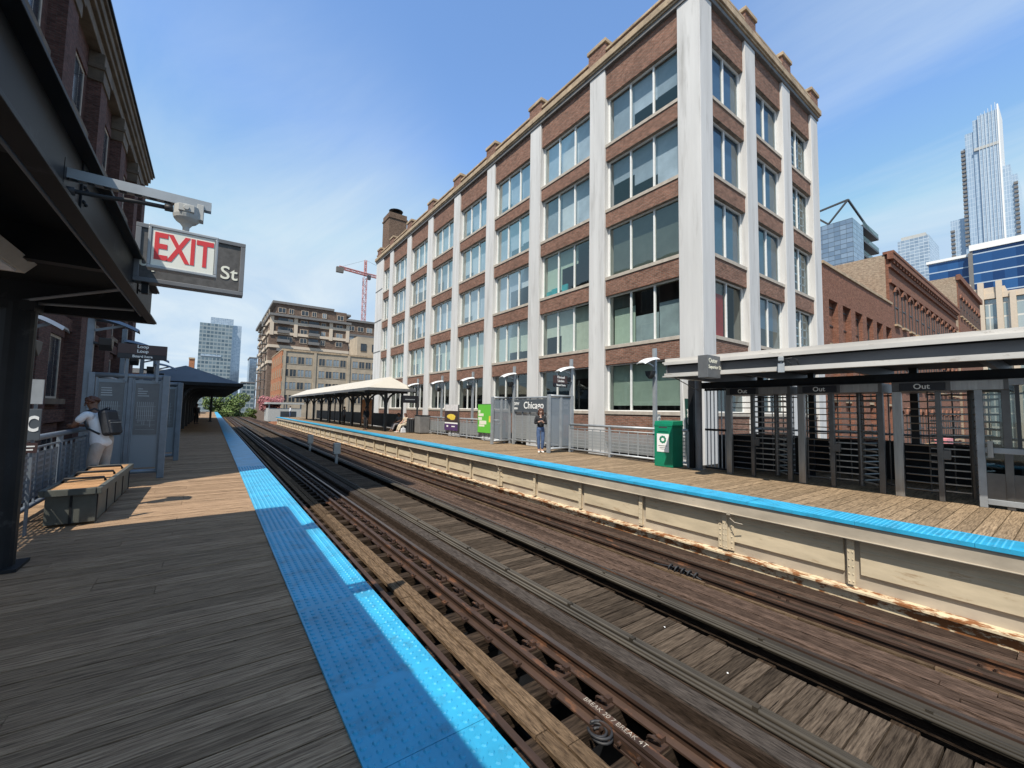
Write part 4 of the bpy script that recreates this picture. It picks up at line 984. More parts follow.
for k in range(10):
    MB().box(506.6, 508, 57.9, 60.4, 128 + k * 3.6, 129.8 + k * 3.6).build('balcony', MAT['condo_grey'], T)
O = tag(bpy.data.objects.new('office_block', None), 'deep blue glass office block with thin white floor lines at the foot of the skyscraper', 'office block'); COL.objects.link(O)
MB().box(180, 230, 17.2, 26.5, STREET, 49.5).build('blue_wing', MAT['cw_blue'], O); MB().box(178, 230, 2, 17.0, STREET, 50.5).build('blue_front', MAT['cw_blue'], O)
MB().box(177.6, 230, 17.0, 17.9, STREET, 50).build('grey_seam', MAT['condo_grey'], O)
MB().box(177.5, 230, 1, 17.6, 50.5, 52.2).box(179.5, 230, 17.6, 27, 49.5, 50.3).box(190, 205, 9, 16, 52.2, 54.2).build('white_roof_edge', MAT['white'], O)
Cb = tag(bpy.data.objects.new('office_building', None), 'cream office building with tall pilasters and pale windows below the blue glass block', 'office building'); COL.objects.link(Cb)
MB().box(110, 150, -4, 11.4, STREET, 22.6).build('wall', MAT['cw_cream'], Cb)
for y in (-2.6, .6, 5.8, 7.3, 9.4, 10.9):
    MB().box(109.2, 110, y, y + .7, STREET, 25.6 if y > 7 else 23.4).build('pilaster', MAT['condo_cream'], Cb)
MB().box(109.5, 150, -4, 11.4, 22.6, 23.6).box(109.6, 150, 7.0, 11.4, 23.6, 24.6).box(109.4, 110, 9.4, 10.9, STREET, 22.6).build('parapet', MAT['condo_cream'], Cb)
for z in (12, 16, 20): MB().box(109.3, 109.42, 9.8, 10.6, z, z + 1.5).build('vent', MAT['win_dark'], Cb)
G1 = tag(bpy.data.objects.new('glass_building', None), 'blue grey glass building with a black angular roof frame and dark corner balconies', 'glass building'); COL.objects.link(G1)
MB().box(120, 128, 30, 46, STREET, 48.4).build('glass_front', MAT['cw_grid'], G1)
MB().box(128, 141, 33, 46, STREET, 48.0).build('core', MAT['cw_grid'], G1)
for k in range(10):
    z = 15.2 + k * 3.7
    MB().box(128, 141.5, 30, 33, z, z + .5).build('balcony_slab', MAT['frame_dark'], G1)
    MB().box(128.1, 141.4, 30, 30.05, z + .5, z + 1.5).build('balcony_rail', MAT['glass_booth'], G1)
MB().beam((120.4, 30.8, 53.2), (120.4, 45, 51.6), .38, .38).beam((120.4, 30.8, 53.2), (141, 30.4, 48.6), .38, .38).beam((120.4, 30.8, 53.2), (120.4, 34.8, 48.6), .34, .34).beam((120.4, 38.4, 52.4), (120.4, 34.8, 48.6), .4, .4).beam((120.4, 38.4, 52.4), (120.4, 42, 48.6), .4, .4).build('roof_frame', MAT['frame_dark'], G1)
MB().box(122, 130, 38, 43, 48.4, 50.5).build('plant_room', MAT['condo_grey'], G1)
MB().box(119.9, 120, 40.5, 42, 43.5, 45.2).box(119.9, 120, 44.2, 45.6, 39.6, 41.6).build('yellow_panel', MAT['yellow'], G1)
G2 = tag(bpy.data.objects.new('glass_building', None), 'pale grey gridded glass tower between the framed roof building and the skyscraper', 'glass building'); COL.objects.link(G2)
MB().box(200, 217, 29, 37.2, STREET, 65.5).build('facade', MAT['cw_pale'], G2); MB().box(201, 216, 30, 36.4, 65.5, 67).build('roof_screen', MAT['pale_metal'], G2)

# ------------------------------------------------------------------ far buildings down the line
TL = tag(bpy.data.objects.new('apartment_tower', None), 'tall grey blue apartment tower far beyond the slate roofed shelter', 'apartment tower'); COL.objects.link(TL)
MB().box(-10.6, 10.5, 400, 425, STREET, 66).build('front', MAT['cw_left'], TL); MB().box(10.5, 16.8, 404, 425, STREET, 67).build('side_bay', MAT['cw_pale'], TL); MB().box(-4, 11, 402, 424, 66, 71.5).build('roof_storey', MAT['cw_pale'], TL)
MB().box(-9, 4, 399.6, 400, 40, 41.4).build('plant_band', MAT['cw_pale'], TL)
BL = tag(bpy.data.objects.new('brick_building', None), 'small far orange brick building left of the grey apartment tower', 'building'); COL.objects.link(BL)
MB().box(-13.6, -10.7, 345, 352, STREET, 32).build('wall', MAT['loft_orange'], BL); MB().box(-13.8, -10.65, 344.6, 352, 32, 33).build('coping', MAT['tan_stone'], BL)
for (x0, x1, y, z, mt, lab) in ((-11.5, -5.6, 96, 7.0, 'brick_orange', 'low red brick building peeking over the slate roofed shelter'), (20.5, 25, 350, 36, 'cw_grid', 'slim dark glass tower beside the brown condominium'), (15.5, 23, 330, 17, 'cw_left', 'low pale grey block left of the slim dark tower')):
    o = tag(bpy.data.objects.new('distant_building', None), lab, 'building'); COL.objects.link(o)
    MB().box(x0, x1, y, y + 20, STREET, z).build('wall', MAT[mt], o); MB().box(x0 - .3, x1 + .3, y - .3, y + 20.3, z, z + .8).build('coping', MAT['condo_grey'], o)
K = tag(bpy.data.objects.new('condominium', None), 'brown and cream condominium block with a dark flat cornice beyond the pale shelter', 'apartment block'); COL.objects.link(K)
KY = 180
MB().box(16.4, 45.5, KY + 1, KY + 45, STREET, 37).build('wall', MAT['condo_brown'], K)
MB().box(18.4, 44.0, KY + .2, KY + 44, 37, 41.2).build('penthouse', MAT['condo_brown'], K)
MB().box(16, 46, KY - .4, KY + 46, 36.4, 37.3).build('cornice', MAT['condo_grey'], K)
MB().box(16.9, 39, KY - .4, KY + 44, 41.2, 42.1).box(39, 46, KY + 1, KY + 44, 40.2, 41).box(14.6, 17, KY + 20, KY + 42, 36, 37).build('upper_cornice', MAT['condo_grey'], K)
for z in (33.6, 29.4, 24.2, 18.0): MB().box(16.3, 45.6, KY + .6, KY + 1, z, z + 1.1).box(16.0, 16.4, KY + 1, KY + 45, z, z + 1.1).build('cream_band', MAT['condo_cream'], K)
for x in (16.4, 24.6, 37.6, 44.2): MB().box(x, x + 1.3, KY + .5, KY + 1, 29, 36.4).build('cream_pier', MAT['condo_cream'], K)
wm = {}
def far_window(par, x, y, z, w, h, mt='win_dark', face='S', frame='condo_cream', sub=True):
    k = (w, h, frame)
    if k not in wm:
        f = MB().box(-w/2, -w/2 + .12, -.06, .1, 0, h).box(w/2 - .12, w/2, -.06, .1, 0, h).box(-w/2 + .12, w/2 - .12, -.06, .1, 0, .12).box(-w/2 + .12, w/2 - .12, -.06, .1, h - .12, h).box(-.05, .05, -.05, .1, .12, h - .12)
        wm[k] = f.mesh('far_window', MAT[frame])
        wm[k + ('p',)] = MB().box(-w/2 + .1, w/2 - .1, 0, .04, .1, h - .1).mesh('far_pane')
    wo = link_mesh('window', wm[k], par, (x, y, z), (0, 0, 0 if face == 'S' else R(-90)))
    q = k + ('p', mt)
    if q not in wm: wm[q] = mats(wm[k + ('p',)], mt)
    link_mesh('pane', wm[q], wo)
rk = random.Random(3)
nwin = 0
for fl in range(8):
    z = 37.8 - 3.55 * (fl + .02) if fl == 0 else 37.4 - 3.55 * fl
    for k, x in enumerate((20.2, 23.4, 28.2, 31.6, 35.4, 41.6)):
        if fl and k in (0, 3): continue
        far_window(K, x, KY + (.1 if fl == 0 else .92), z, 2.6 if k in (0, 2, 5) else 1.7, 2.0, rk.choice(('win_dark', 'win_far_pale', 'win_dark')))
    for x in (21.0, 31.8):
        if fl:
            bal = MB().box(x - 2.1, x + 2.1, KY - .5, KY + 1, z - .35, z - .15).box(x - 2.1, x + 2.1, KY - .5, KY - .42, z - .15, z + .75).build('balcony', MAT['condo_grey'], K)
            MB().box(x - 1.8, x + 1.8, KY + .94, KY + 1.0, z - .1, z + 2.1).build('balcony_door', MAT['win_dark'], bal)
    for y in (KY + 6, KY + 14, KY + 22, KY + 30, KY + 38):
        if fl < 7: far_window(K, 16.38, y, z - .3, 2.6, 2.0, 'win_dark', 'W')
for fl in range(9):
    z = 33.5 - 3.55 * fl
    for y in (KY + 9.5, KY + 26): MB().box(14.6, 16.4, y - 2, y + 2, z - .3, z - .1).box(14.6, 14.7, y - 2, y + 2, z - .1, z + .8).build('balcony', MAT['condo_grey'], K)
K2 = tag(bpy.data.objects.new('condominium', None), 'lower wing of brown flats with pale panels just left of the chimneyed loft building', 'apartment block'); COL.objects.link(K2)
MB().box(50, 70, 205, 240, STREET, 43).build('wall', MAT['condo_brown'], K2); MB().box(49.3, 70, 204.2, 241, 43, 44).box(49.8, 70, 204.6, 205, 36, 37).build('cornice', MAT['condo_grey'], K2)
MB().box(49.8, 70, 204.6, 205, 30.5, 32.2).box(50, 70, 204.6, 205, 24, 25).build('cream_band', MAT['condo_cream'], K2)
for fl in range(5):
    for x in (52.5, 56.8, 61, 65.5): far_window(K2, x, 204.9, 38.5 - 4.4 * fl, 2.8, 2.4, rk.choice(('win_dark', 'win_far_pale')))
F = tag(bpy.data.objects.new('loft_block', None), 'four storey tan loft block with an orange brick side wall above the pale shelter roof', 'building'); COL.objects.link(F)
FY = 130
MB().box(15.4, 45, FY, FY + 25, STREET, 17.2).build('wall', MAT['loft_tan'], F); MB().box(15.1, 15.4, FY + .2, FY + 24, STREET, 17.4).build('side_wall', MAT['loft_orange'], F)
MB().box(15.1, 45, FY - .2, FY + 25, 17.2, 17.7).build('coping', MAT['tan_stone'], F)
for fl in range(4):
    z = 13.6 - 3.6 * fl
    for x in (19.0, 28.4, 37.8):
        for dx in (-2.95, -1.0, .95, 2.9): far_window(F, x + dx, FY - .02, z, 1.8, 2.2, rk.choice(('win_dark', 'win_dark', 'win_far_pale')), 'S', 'loft_tan')
    for y in (FY + 3, FY + 7.5, FY + 12, FY + 16.5, FY + 21): far_window(F, 15.08, y, z, 1.6, 2.3, 'win_far_pale', 'W', 'tan_stone')
for x in (15.4, 23.2, 32.6, 42): MB().box(x, x + .7, FY - .25, FY, STREET, 17.2).build('pier', MAT['loft_tan'], F)
MB().box(36, 44, FY + 3, FY + 12, 17.7, 24).build('roof_house', MAT['loft_tan'], F)
for x, y in ((38, FY + 2.9), (41.5, FY + 2.9)): far_window(F, x, y, 19.5, 1.8, 2.4, 'win_dark', 'S', 'frame_dark')

# tower crane
Cr = tag(bpy.data.objects.new('tower_crane', None), 'red tower crane standing far behind the brown condominium', 'crane'); COL.objects.link(Cr)
cx, cy, cz = 73.5, 260, 85.0
def lattice(m, a, b, w, n, side=(1,0,0), up=(0,1,0), r=.14):
    a = Vector(a); b = Vector(b); s = Vector(side) * w/2; u = Vector(up) * w/2
    cs = [s + u, s - u, -s - u, -s + u]
    for c_ in cs: m.beam(a + c_, b + c_, r * 1.6, r * 1.6, up=(0.3, .5, .8))
    for i in range(n):
        p = a + (b - a) * i / n; q = a + (b - a) * (i + 1) / n
        for k in range(4):
            c0, c1 = cs[k], cs[(k + 1) % 4]
            m.beam(p + (c0 if i % 2 else c1), q + (c1 if i % 2 else c0), r, r, up=(.3, .5, .8)); m.beam(p + c0, p + c1, r, r, up=(.3, .5, .8))
m = MB(); lattice(m, (cx, cy, STREET), (cx, cy, cz - 2), 2.1, 34, r=.15); m.build('mast', MAT['crane_red'], Cr)
m = MB(); lattice(m, (cx, cy, cz), (cx + 52, cy + 6, cz + .5), 1.5, 26, (0,1,0), (0,0,1), r=.17); m.build('jib', MAT['crane_red'], Cr)
m = MB(); lattice(m, (cx, cy, cz), (cx - 16, cy - 2, cz + .5), 1.4, 9, (0,1,0), (0,0,1), r=.2); m.build('counter_jib', MAT['crane_red'], Cr)
m = MB(); lattice(m, (cx, cy, cz - 1), (cx, cy, cz + 9), 1.1, 5, r=.2); m.build('tower_head', MAT['crane_red'], Cr)
MB().box(cx - 17.5, cx - 13.5, cy - 3, cy - 1, cz - 2.6, cz + .6).build('counterweight', MAT['concrete'], Cr)
MB().box(cx + 1, cx + 3, cy - 2, cy, cz - 3.2, cz - .6).build('cab', MAT['frame_dark'], Cr)
MB().beam((cx, cy, cz + 9), (cx - 15, cy - 2, cz + 1), .1, .1).beam((cx, cy, cz + 9), (cx + 34, cy + 4, cz + 1.4), .1, .1).build('tie_bar', MAT['steel_mid'], Cr)

# ------------------------------------------------------------------ trees and sheds at the line's end
def leaf_cloud(clumps, n, s, seed):
    rnd = random.Random(seed); m = MB()
    for (c, r, k) in clumps:
        for _ in range(int(n * k)):
            while True:
                p = Vector((rnd.uniform(-1,1), rnd.uniform(-1,1), rnd.uniform(-1,1)))
                if p.length < 1: break
            p = p.normalized() * (p.length ** .5)
            q = Vector(c) + Vector((p.x * r[0], p.y * r[1], p.z * r[2]))
            a = Vector((rnd.uniform(-1,1), rnd.uniform(-1,1), rnd.uniform(-1,1))).normalized(); b = a.orthogonal().normalized()
            t_ = s * rnd.uniform(.6, 1.3)
            m.add([q - a*t_, q + b*t_*.5, q + a*t_, q - b*t_*.5], [(0,1,2,3)])
    return m
def tree(name, label, x, y, z0, h, w, leaf, seed, group=None):
    rnd = random.Random(seed)
    t = thing(name, label, 'tree', (x, y, z0), group=group)
    th = h * .55
    MB().tube([(0,0,0), (.05*h*.1, 0, th*.5), (0, .1, th), (0, .1, h*.8)], [.03*h, .024*h, .018*h, .006*h], 8).build('trunk', MAT['bark'], t, smooth=True)
    lm = MB()
    cl = []
    for k in range(11):
        a = k * 2.4; rr = w * rnd.uniform(.2, .42); zz = h * rnd.uniform(.38, .9)
        e = (rr * math.cos(a), rr * math.sin(a), zz)
        lm.tube([(0, 0, th * .7), (e[0]*.5, e[1]*.5, (th*.7 + zz)/2), e], [.014*h, .009*h, .004*h], 5)
        s_ = w * rnd.uniform(.16, .26); cl.append((e, (s_, s_, s_ * .75), rnd.uniform(.6, 1.2)))
    cl.append(((0, 0, h * .62), (w*.3, w*.3, h*.3), 1.6))
    lm.build('limbs', MAT['bark'], t, smooth=True)
    leaf_cloud(cl, 420, h * .028, seed).build('crown', MAT[leaf], t)
    return t
tree('leafy_tree', 'dense green tree growing where the tracks disappear past the slate roofed shelter', 3.3, 131, STREET, 12.2, 8.6, 'leaf', 4)
tree('leafy_tree', 'smaller yellowish green tree at the end of the line, right of the dense one', 8.6, 138, STREET, 8.2, 4, 'leaf', 9)
tree('blossom_tree', 'bush of pink blossoms by the pale shed at the far end of the platform', 8.6, 86, -1.2, 5.0, 4.2, 'leaf_pink', 14)
S = thing('platform_shed', 'pale metal platform shed with a dark opening beneath the pink blossoms', 'shed', (9.3, 80, -.9))
MB().box(-1.6, 3.4, 0, 6, 0, 2.2).box(-1.9, 3.7, -.3, 6.2, 2.9, 3.2).build('shed_body', MAT['pale_metal'], S)
MB().box(-1.6, -1.4, 0, .2, 2.2, 2.9).box(1.0, 1.2, 0, .2, 2.2, 2.9).box(3.2, 3.4, 0, .2, 2.2, 2.9).build('roof_post', MAT['galv'], S)
MB().box(.2, 2.6, -.04, .02, .3, 1.7).build('dark_opening', MAT['win_dark'], S)
# ------------------------------------------------------------------ railings
def fence_run(name, label, x, y0, y1, sheet_mat, metal, side, group=None, pitch=1.95):
    """pipe-railed fence along Y; side = +1 when the platform lies towards +X"""
    t = thing(name, label, 'railing', (x, y0, 0), group=group)
    L = y1 - y0; n = max(1, round(L / pitch)); p = L / n
    for k in range(n + 1):
        MB().box(-.035, .035, k*p - .035, k*p + .035, 0, 1.06).build('post', MAT[metal], t, bevel=.006)
    MB().tube([(0, 0, 1.09), (0, L, 1.09)], .045, 12).build('top_rail', MAT[metal], t, smooth=True)
    MB().tube([(0, 0, .13), (0, L, .13)], .035, 10).build('bottom_rail', MAT[metal], t, smooth=True)
    MB().tube([(0, 0, .95), (0, L, .95)], .018, 8).build('middle_rail', MAT[metal], t, smooth=True)
    for k in range(n):
        a = k*p + .05; b = (k+1)*p - .05; q = 5; w = (b - a) / q
        bars = MB()
        for j in range(q + 1): bars.box(-.012, .012, a + j*w - .014, a + j*w + .014, .14, .95)
        bars.build('baluster_set', MAT[metal], t)
        MB().box(-.004, .004, a + .03, b - .03, .22, .88).build('mesh_panel', MAT[sheet_mat], t)
    return t
fence_run('platform_railing', 'grey pipe railing with perforated panels running behind the wooden bench', -2.02, 6.45, 11.85, 'perf_left', 'galv_blue', 1)
fence_run('platform_railing', 'grey railing on the far side of the blue grey windbreak, toward the slate roofed shelter', -2.02, 16.6, 30, 'perf_left', 'galv_blue', 1)
fence_run('platform_railing', 'grey pipe railing between the green bin and the Chicago windbreak', 11.52, 7.9, 11.95, 'perf_light', 'galv', -1)
fence_run('platform_railing', 'grey pipe railing carrying the food poster and the lime green poster', 11.62, 16.6, 27.6, 'perf_light', 'galv', -1)
fence_run('platform_railing', 'short grey railing piece hidden behind the green bin and banner', 11.56, 6.95, 7.85, 'perf_light', 'galv', -1)

# ------------------------------------------------------------------ lamps
def make_lamp(label, x, y, s, metal, group):
    t = thing('platform_lamp', label, 'lamp post', (x, y, 0), group=group)
    MB().box(-.055, .055, -.055, .055, 0, 3.72).build('pole', MAT[metal], t, bevel=.008)
    # curved shade on an arm reaching over the platform (direction s)
    sh = MB(); N = 9; v = []
    for i in range(N):
        f = i / (N - 1); xx = s * (.02 + .72 * f); z = 3.36 - .20 * f * f; hw = .23 - .05 * f
        v.append([(xx, -hw, z - .02), (xx, -hw*.5, z + .05), (xx, hw*.5, z + .05), (xx, hw, z - .02), (xx, hw*.5, z + .02), (xx, -hw*.5, z + .02)])
    b = 0
    for r_ in v: sh.v += r_
    for i in range(N - 1):
        for k in range(6):
            a0 = i*6 + k; a1 = i*6 + (k+1) % 6; sh.f.append((a0, a0+6, a1+6, a1))
    sh.f.append(tuple(range(6))); sh.f.append(tuple((N-1)*6 + k for k in reversed(range(6))))
    sh.build('shade', MAT['lamp_shade'] if metal == 'galv' else MAT[metal], t, smooth=False)
    MB().beam((0, 0, 3.1), (s*.5, 0, 3.27), .04, .05).build('arm', MAT[metal], t)
    MB().tube([(s*.04, 0, 2.86), (s*.17, 0, 2.83)], .03, 8).prism([(-.14, 2.96), (.14, 2.96), (.11, 2.82), (0, 2.70), (-.11, 2.82)], 'x', s*.14, s*.34) .build('speaker_horn', MAT['lamp_dark'], t, bevel=.01)
    return t
gr = 'grey lamp posts along the far platform railing'
L0 = make_lamp('grey lamp post with pale curved shade directly behind the green bin', 11.72, 8.2, -1, 'galv', gr)
for y, lab in ((12.1, 'grey lamp post at the near wing of the Chicago windbreak, with the brown sign'), (16.0, 'grey lamp post at the far wing of the Chicago windbreak'), (19.9, 'grey lamp post between the lime green poster and the food poster'), (23.7, 'grey lamp post just beyond the food poster'), (27.5, 'grey lamp post beside the dark bins at the pale roofed shelter')):
    dup(L0, (11.72, y, 0), label=lab)
gl_ = 'blue grey lamp posts along the near platform railing'
L1 = make_lamp('blue grey lamp post at the near wing of the windbreak beside the man', -2.1, 12.0, 1, 'galv_blue', gl_)
for y, lab in ((15.9, 'blue grey lamp post at the far wing of the windbreak behind the Loop sign'), (19.8, 'blue grey lamp post, third along the near railing counted from the man'), (23.7, 'blue grey lamp post, the last before the slate roofed shelter')):
    dup(L1, (-2.1, y, 0), label=lab)
make_lamp('blue grey lamp post by the bench behind the C marker', -2.12, 8.2, 1, 'galv_blue', gl_).scale = (.6, 1, .82)

# ------------------------------------------------------------------ windbreaks
def wing(par, x0, x1, y, metal, name='wing_panel', posters=True):
    """panel across the platform at y from x0 (outer post) to x1 (back)"""
    a, b = min(x0, x1), max(x0, x1)
    MB().box(x0 - .06, x0 + .06, y - .06, y + .06, 0, 2.24).build('wing_post', MAT[metal], par, bevel=.01)
    MB().box(x1 - .05, x1 + .05, y - .05, y + .05, 0, 2.24).build('wing_post', MAT[metal], par, bevel=.01)
    MB().tube([(a, y, 2.2), (b, y, 2.2)], .05, 10).build('wing_rail', MAT[metal], par, smooth=True)
    MB().tube([(a, y, .16), (b, y, .16)], .045, 10).build('wing_rail', MAT[metal], par, smooth=True)
    mid = (a + b) / 2
    MB().box(mid - .035, mid + .035, y - .03, y + .03, .18, 2.17).build('wing_mullion', MAT[metal], par, bevel=.006)
    for (u, v) in ((a + .06, mid - .04), (mid + .04, b - .06)):
        MB().box(u, v, y - .006, y + .006, .24, 2.12).build('wing_sheet', MAT['perf_fine'], par)
        fr = MB().box(u, u + .03, y - .02, y + .02, .2, 2.15).box(v - .03, v, y - .02, y + .02, .2, 2.15)
        fr.build('sheet_frame', MAT[metal], par)
        if posters:
            p = MB().box(u + .05, v - .05, y - .016, y - .008, .95, 2.05).build('route_map', MAT['sign_grey'] if metal == 'galv_blue' else MAT['galv'], par)
            ln = MB(); rr = random.Random(int(u * 100))
            for k in range(4): ln.box(u + .09, u + .09 + rr.uniform(.08, .2), y - .018, y - .016, 1.92 - k*.05, 1.94 - k*.05)
            for k in range(9):
                xx = u + .09 + k * (v - u - .2) / 9; ln.box(xx, xx + .008, y - .018, y - .016, 1.0 + rr.uniform(0, .3), 1.65)
            for k in range(6): ln.box(u + .09, v - .09, y - .0185, y - .016, 1.05 + k*.1, 1.055 + k*.1)
            ln.build('map_lines', MAT['galv'] if metal == 'galv_blue' else MAT['white'], p)
W1 = tag(bpy.data.objects.new('windbreak', None), 'blue grey perforated windbreak with route map panels just beyond the man', 'windbreak'); COL.objects.link(W1)
wing(W1, -.84, -2.02, 11.95, 'galv_blue'); wing(W1, -.76, -2.02, 15.4, 'galv_blue')
MB().box(-2.04, -2.0, 12.0, 15.35, .2, 2.15).build('back_sheet', MAT['perf_fine'], W1); MB().tube([(-2.02, 11.95, 2.2), (-2.02, 15.4, 2.2)], .05, 10).tube([(-2.02, 11.95, .16), (-2.02, 15.4, .16)], .045, 10).build('back_rail', MAT['galv_blue'], W1, smooth=True)
W2 = tag(bpy.data.objects.new('windbreak', None), 'grey perforated windbreak carrying the dark Chicago station sign', 'windbreak'); COL.objects.link(W2)
wing(W2, 10.54, 11.78, 12.1, 'galv', posters=False); wing(W2, 10.76, 11.78, 16.4, 'galv', posters=False)
MB().tube([(11.8, 12.1, 2.2), (11.8, 16.4, 2.2)], .05, 10).tube([(11.8, 12.1, .2), (11.8, 16.4, .2)], .045, 10).tube([(11.8, 12.1, 1.5), (11.8, 16.4, 1.5)], .03, 8).build('back_rail', MAT['galv'], W2, smooth=True)
for k in range(7): MB().box(11.77, 11.83, 12.7 + k*.54 - .03, 12.7 + k*.54 + .03, .1, 2.2).build('back_post', MAT['galv'], W2)
for k in range(6): MB().box(11.795, 11.805, 12.75 + k*.54, 13.2 + k*.54, .28, 1.46).build('back_sheet', MAT['perf_light'], W2)
sg = tag(bpy.data.objects.new('station_sign', None), 'long charcoal station sign reading Chicago inside the grey windbreak', 'sign'); COL.objects.link(sg); sg.location = (11.74, 14.2, 0)
MB().box(-.03, .02, -2.05, 2.1, 1.54, 2.13).build('sign_panel', MAT['sign_charcoal'], sg, bevel=.004)
text('lettering', 'Chicago', .44, MAT['white'], sg, (-.033, .30, 1.84), ROT_W, bold=.006)
text('lettering', '300W', .2, MAT['white'], sg, (-.033, 1.62, 1.92), ROT_W, bold=.003)
text('lettering', '800N', .13, MAT['white'], sg, (-.033, 1.62, 1.70), ROT_W, bold=.003)
mk = MB()
for k in range(2): mk.box(-.034, -.031, -1.95 + .02, -1.7, 1.9 - k*.2, 2.0 - k*.2)
mk.build('sign_mark', MAT['white'], sg)
def dest_sign(name, label, x0, x1, y, z0, z1, lines, parent_side):
    t = thing(name, label, 'sign', (x0, y, z0))
    w = x1 - x0; h = z1 - z0
    MB().box(0, w, 0, .08, h * .34, h).build('sign_upper', MAT['sign_brown'], t, bevel=.004)
    MB().box(0, w, 0, .08, 0, h * .34).build('sign_lower', MAT['sign_black'], t, bevel=.004)
    sz = h * .29
    text('lettering', lines[0], sz, MAT['white'], t, (w/2, -.003, h*.85), ROT_S, bold=.002)
    text('lettering', lines[1], sz, MAT['white'], t, (w/2, -.003, h*.53), ROT_S, bold=.002)
    text('lettering', lines[2], sz * .8, MAT['white'], t, (w/2, -.003, h*.17), ROT_S, bold=.002)
    b = MB()
    for xx in parent_side: b.box(xx - x0 - .025, xx - x0 + .025, .025, .06, -.5 if len(parent_side) == 2 else h*.4, h*.2 if len(parent_side) == 2 else h*.55)
    if len(parent_side) == 1: b.box(min(w, parent_side[0]-x0), max(w, parent_side[0]-x0) + .02, .025, .06, h*.45, h*.55)
    b.build('bracket', MAT['galv_blue'], t)
    return t
dest_sign('destination_sign', 'dark brown sign reading Loop, Loop, Board here above the blue grey windbreak', -1.66, -.86, 11.86, 2.57, 2.88, ('Loop', 'Loop', 'Board here'), (-1.5, -1.0))
dest_sign('destination_sign', 'small dark sign reading Kimball, Linden, Board here on the lamp post by the woman', 10.72, 11.42, 12.0, 2.55, 3.0, ('Kimball', 'Linden', 'Board here'), (11.66,))

# ------------------------------------------------------------------ near platform furniture
bn = thing('platform_bench', 'long grey boxed bench with orange sunlit wooden seat boards', 'bench', (-1.42, 7.75, 0))
MB().box(-.24, .24, .06, 2.72, .03, .40).build('bench_box', MAT['bench_box'], bn, bevel=.008)
se = MB()
for k in range(20):
    y0_ = .03 + k * .137
    se.box(-.23, .23, y0_, y0_ + .128, .44, .475)
se.build('seat_boards', MAT['bench_wood'], bn, bevel=.004)
MB().box(-.29, -.235, 0, 2.78, .40, .485).box(.235, .29, 0, 2.78, .40, .485).box(-.235, .235, -.01, .03, .40, .485).box(-.235, .235, 2.76, 2.79, .40, .485).build('seat_rim', MAT['bench_box'], bn, bevel=.006)
MB().box(-.24, .24, .06, 2.72, .40, .44).build('seat_frame', MAT['steel_dark'], bn)
for k in range(5): MB().box(.24, .25, .06 + k*.66, .085 + k*.66, .03, .40).build('panel_seam', MAT['steel_dark'], bn)
MB().box(-.012, .012, .05, .06, .03, .40).build('panel_seam', MAT['steel_dark'], bn)
for y0_ in (.7, 1.4, 2.1): MB().tube([(-.22, y0_, .48), (-.2, y0_, .53), (.2, y0_, .53), (.22, y0_, .48)], .018, 8).build('arm_loop', MAT['steel_dark'], bn, smooth=True)
cm_ = thing('berthing_marker', 'small grey marker plate with a white letter C on a post beside the dark column', 'sign', (-1.74, 7.5, -.16)); cm_.scale = (.62, 1, 1)
MB().box(-.02, .02, 0, .04, .16, 2.0).build('post', MAT['galv_blue'], cm_)
MB().box(-.12, .10, -.02, 0, 1.30, 1.68).build('letter_plate', MAT['sign_charcoal'], cm_, bevel=.003)
text('lettering', 'C', .26, MAT['white'], cm_, (-.01, -.023, 1.49), ROT_S, bold=.006)
MB().box(-.10, .08, -.02, 0, 1.15, 1.27).build('lower_plate', MAT['sign_brown'], cm_)
l_ = MB(); l_.box(-.07, .05, -.023, -.02, 1.22, 1.235).box(-.07, .03, -.023, -.02, 1.18, 1.195)
l_.build('print_line', MAT['white'], cm_)
MB().box(-.10, .10, -.025, 0, 1.74, 2.04).build('notice_plate', MAT['galv'], cm_)

# ------------------------------------------------------------------ far platform furniture
bn = thing('recycling_bin', 'tall dark green steel bin with a white recycling label', 'bin', (11.02, 7.12, 0))
MB().box(0, .55, 0, .62, .0, 1.20).box(-.008, .56, -.008, .628, 1.20, 1.25).build('bin_body', MAT['green'], bn, bevel=.012)
MB().prism([(0, 1.25), (.55, 1.25), (.55, 1.38), (.03, 1.36)], 'y', 0, .62).build('bin_lid', MAT['green'], bn, bevel=.01)
MB().box(-.014, -.002, .14, .48, 1.05, 1.20).build('flap', MAT['green'], bn, bevel=.003)
MB().box(-.016, -.010, .17, .45, 1.155, 1.195).build('slot', MAT['frame_dark'], bn)
lb = MB().box(-.010, -.0005, .12, .52, .44, .98).build('bin_label', MAT['white'], bn)
em = MB()
for k in range(9):
    a = k * 2 * math.pi / 9; em.ball((-.011, .32 + .085*math.cos(a), .81 + .085*math.sin(a)), .036, 8, 5, (.06, 1, 1))
em.build('emblem', MAT['green'], lb)
em = MB().box(-.0125, -.010, .17, .47, .615, .632).box(-.0125, -.010, .21, .43, .56, .575).box(-.0125, -.010, .24, .40, .52, .53)
em.build('label_line', MAT['sign_grey'], lb)
cmk = thing('berthing_marker', 'grey marker plate with a white letter C on the lamp post behind the green bin', 'sign', (11.62, 7.98, 1.22))
MB().box(-.10, .06, -.01, .01, 0, .34).build('letter_plate', MAT['galv'], cmk)
text('lettering', 'C', .24, MAT['white'], cmk, (-.02, -.013, .17), ROT_S, bold=.008)
bnr = thing('banner_sign', 'tapering dark green banner with white script between the bin and the round column', 'banner', (11.66, 7.04, 0))
MB().prism([(-.13, 2.05), (.16, 2.05), (.16, .3), (-.02, .3), (-.06, .9)], 'y', 0, .03).build('banner_cloth', MAT['green_dark'], bnr)
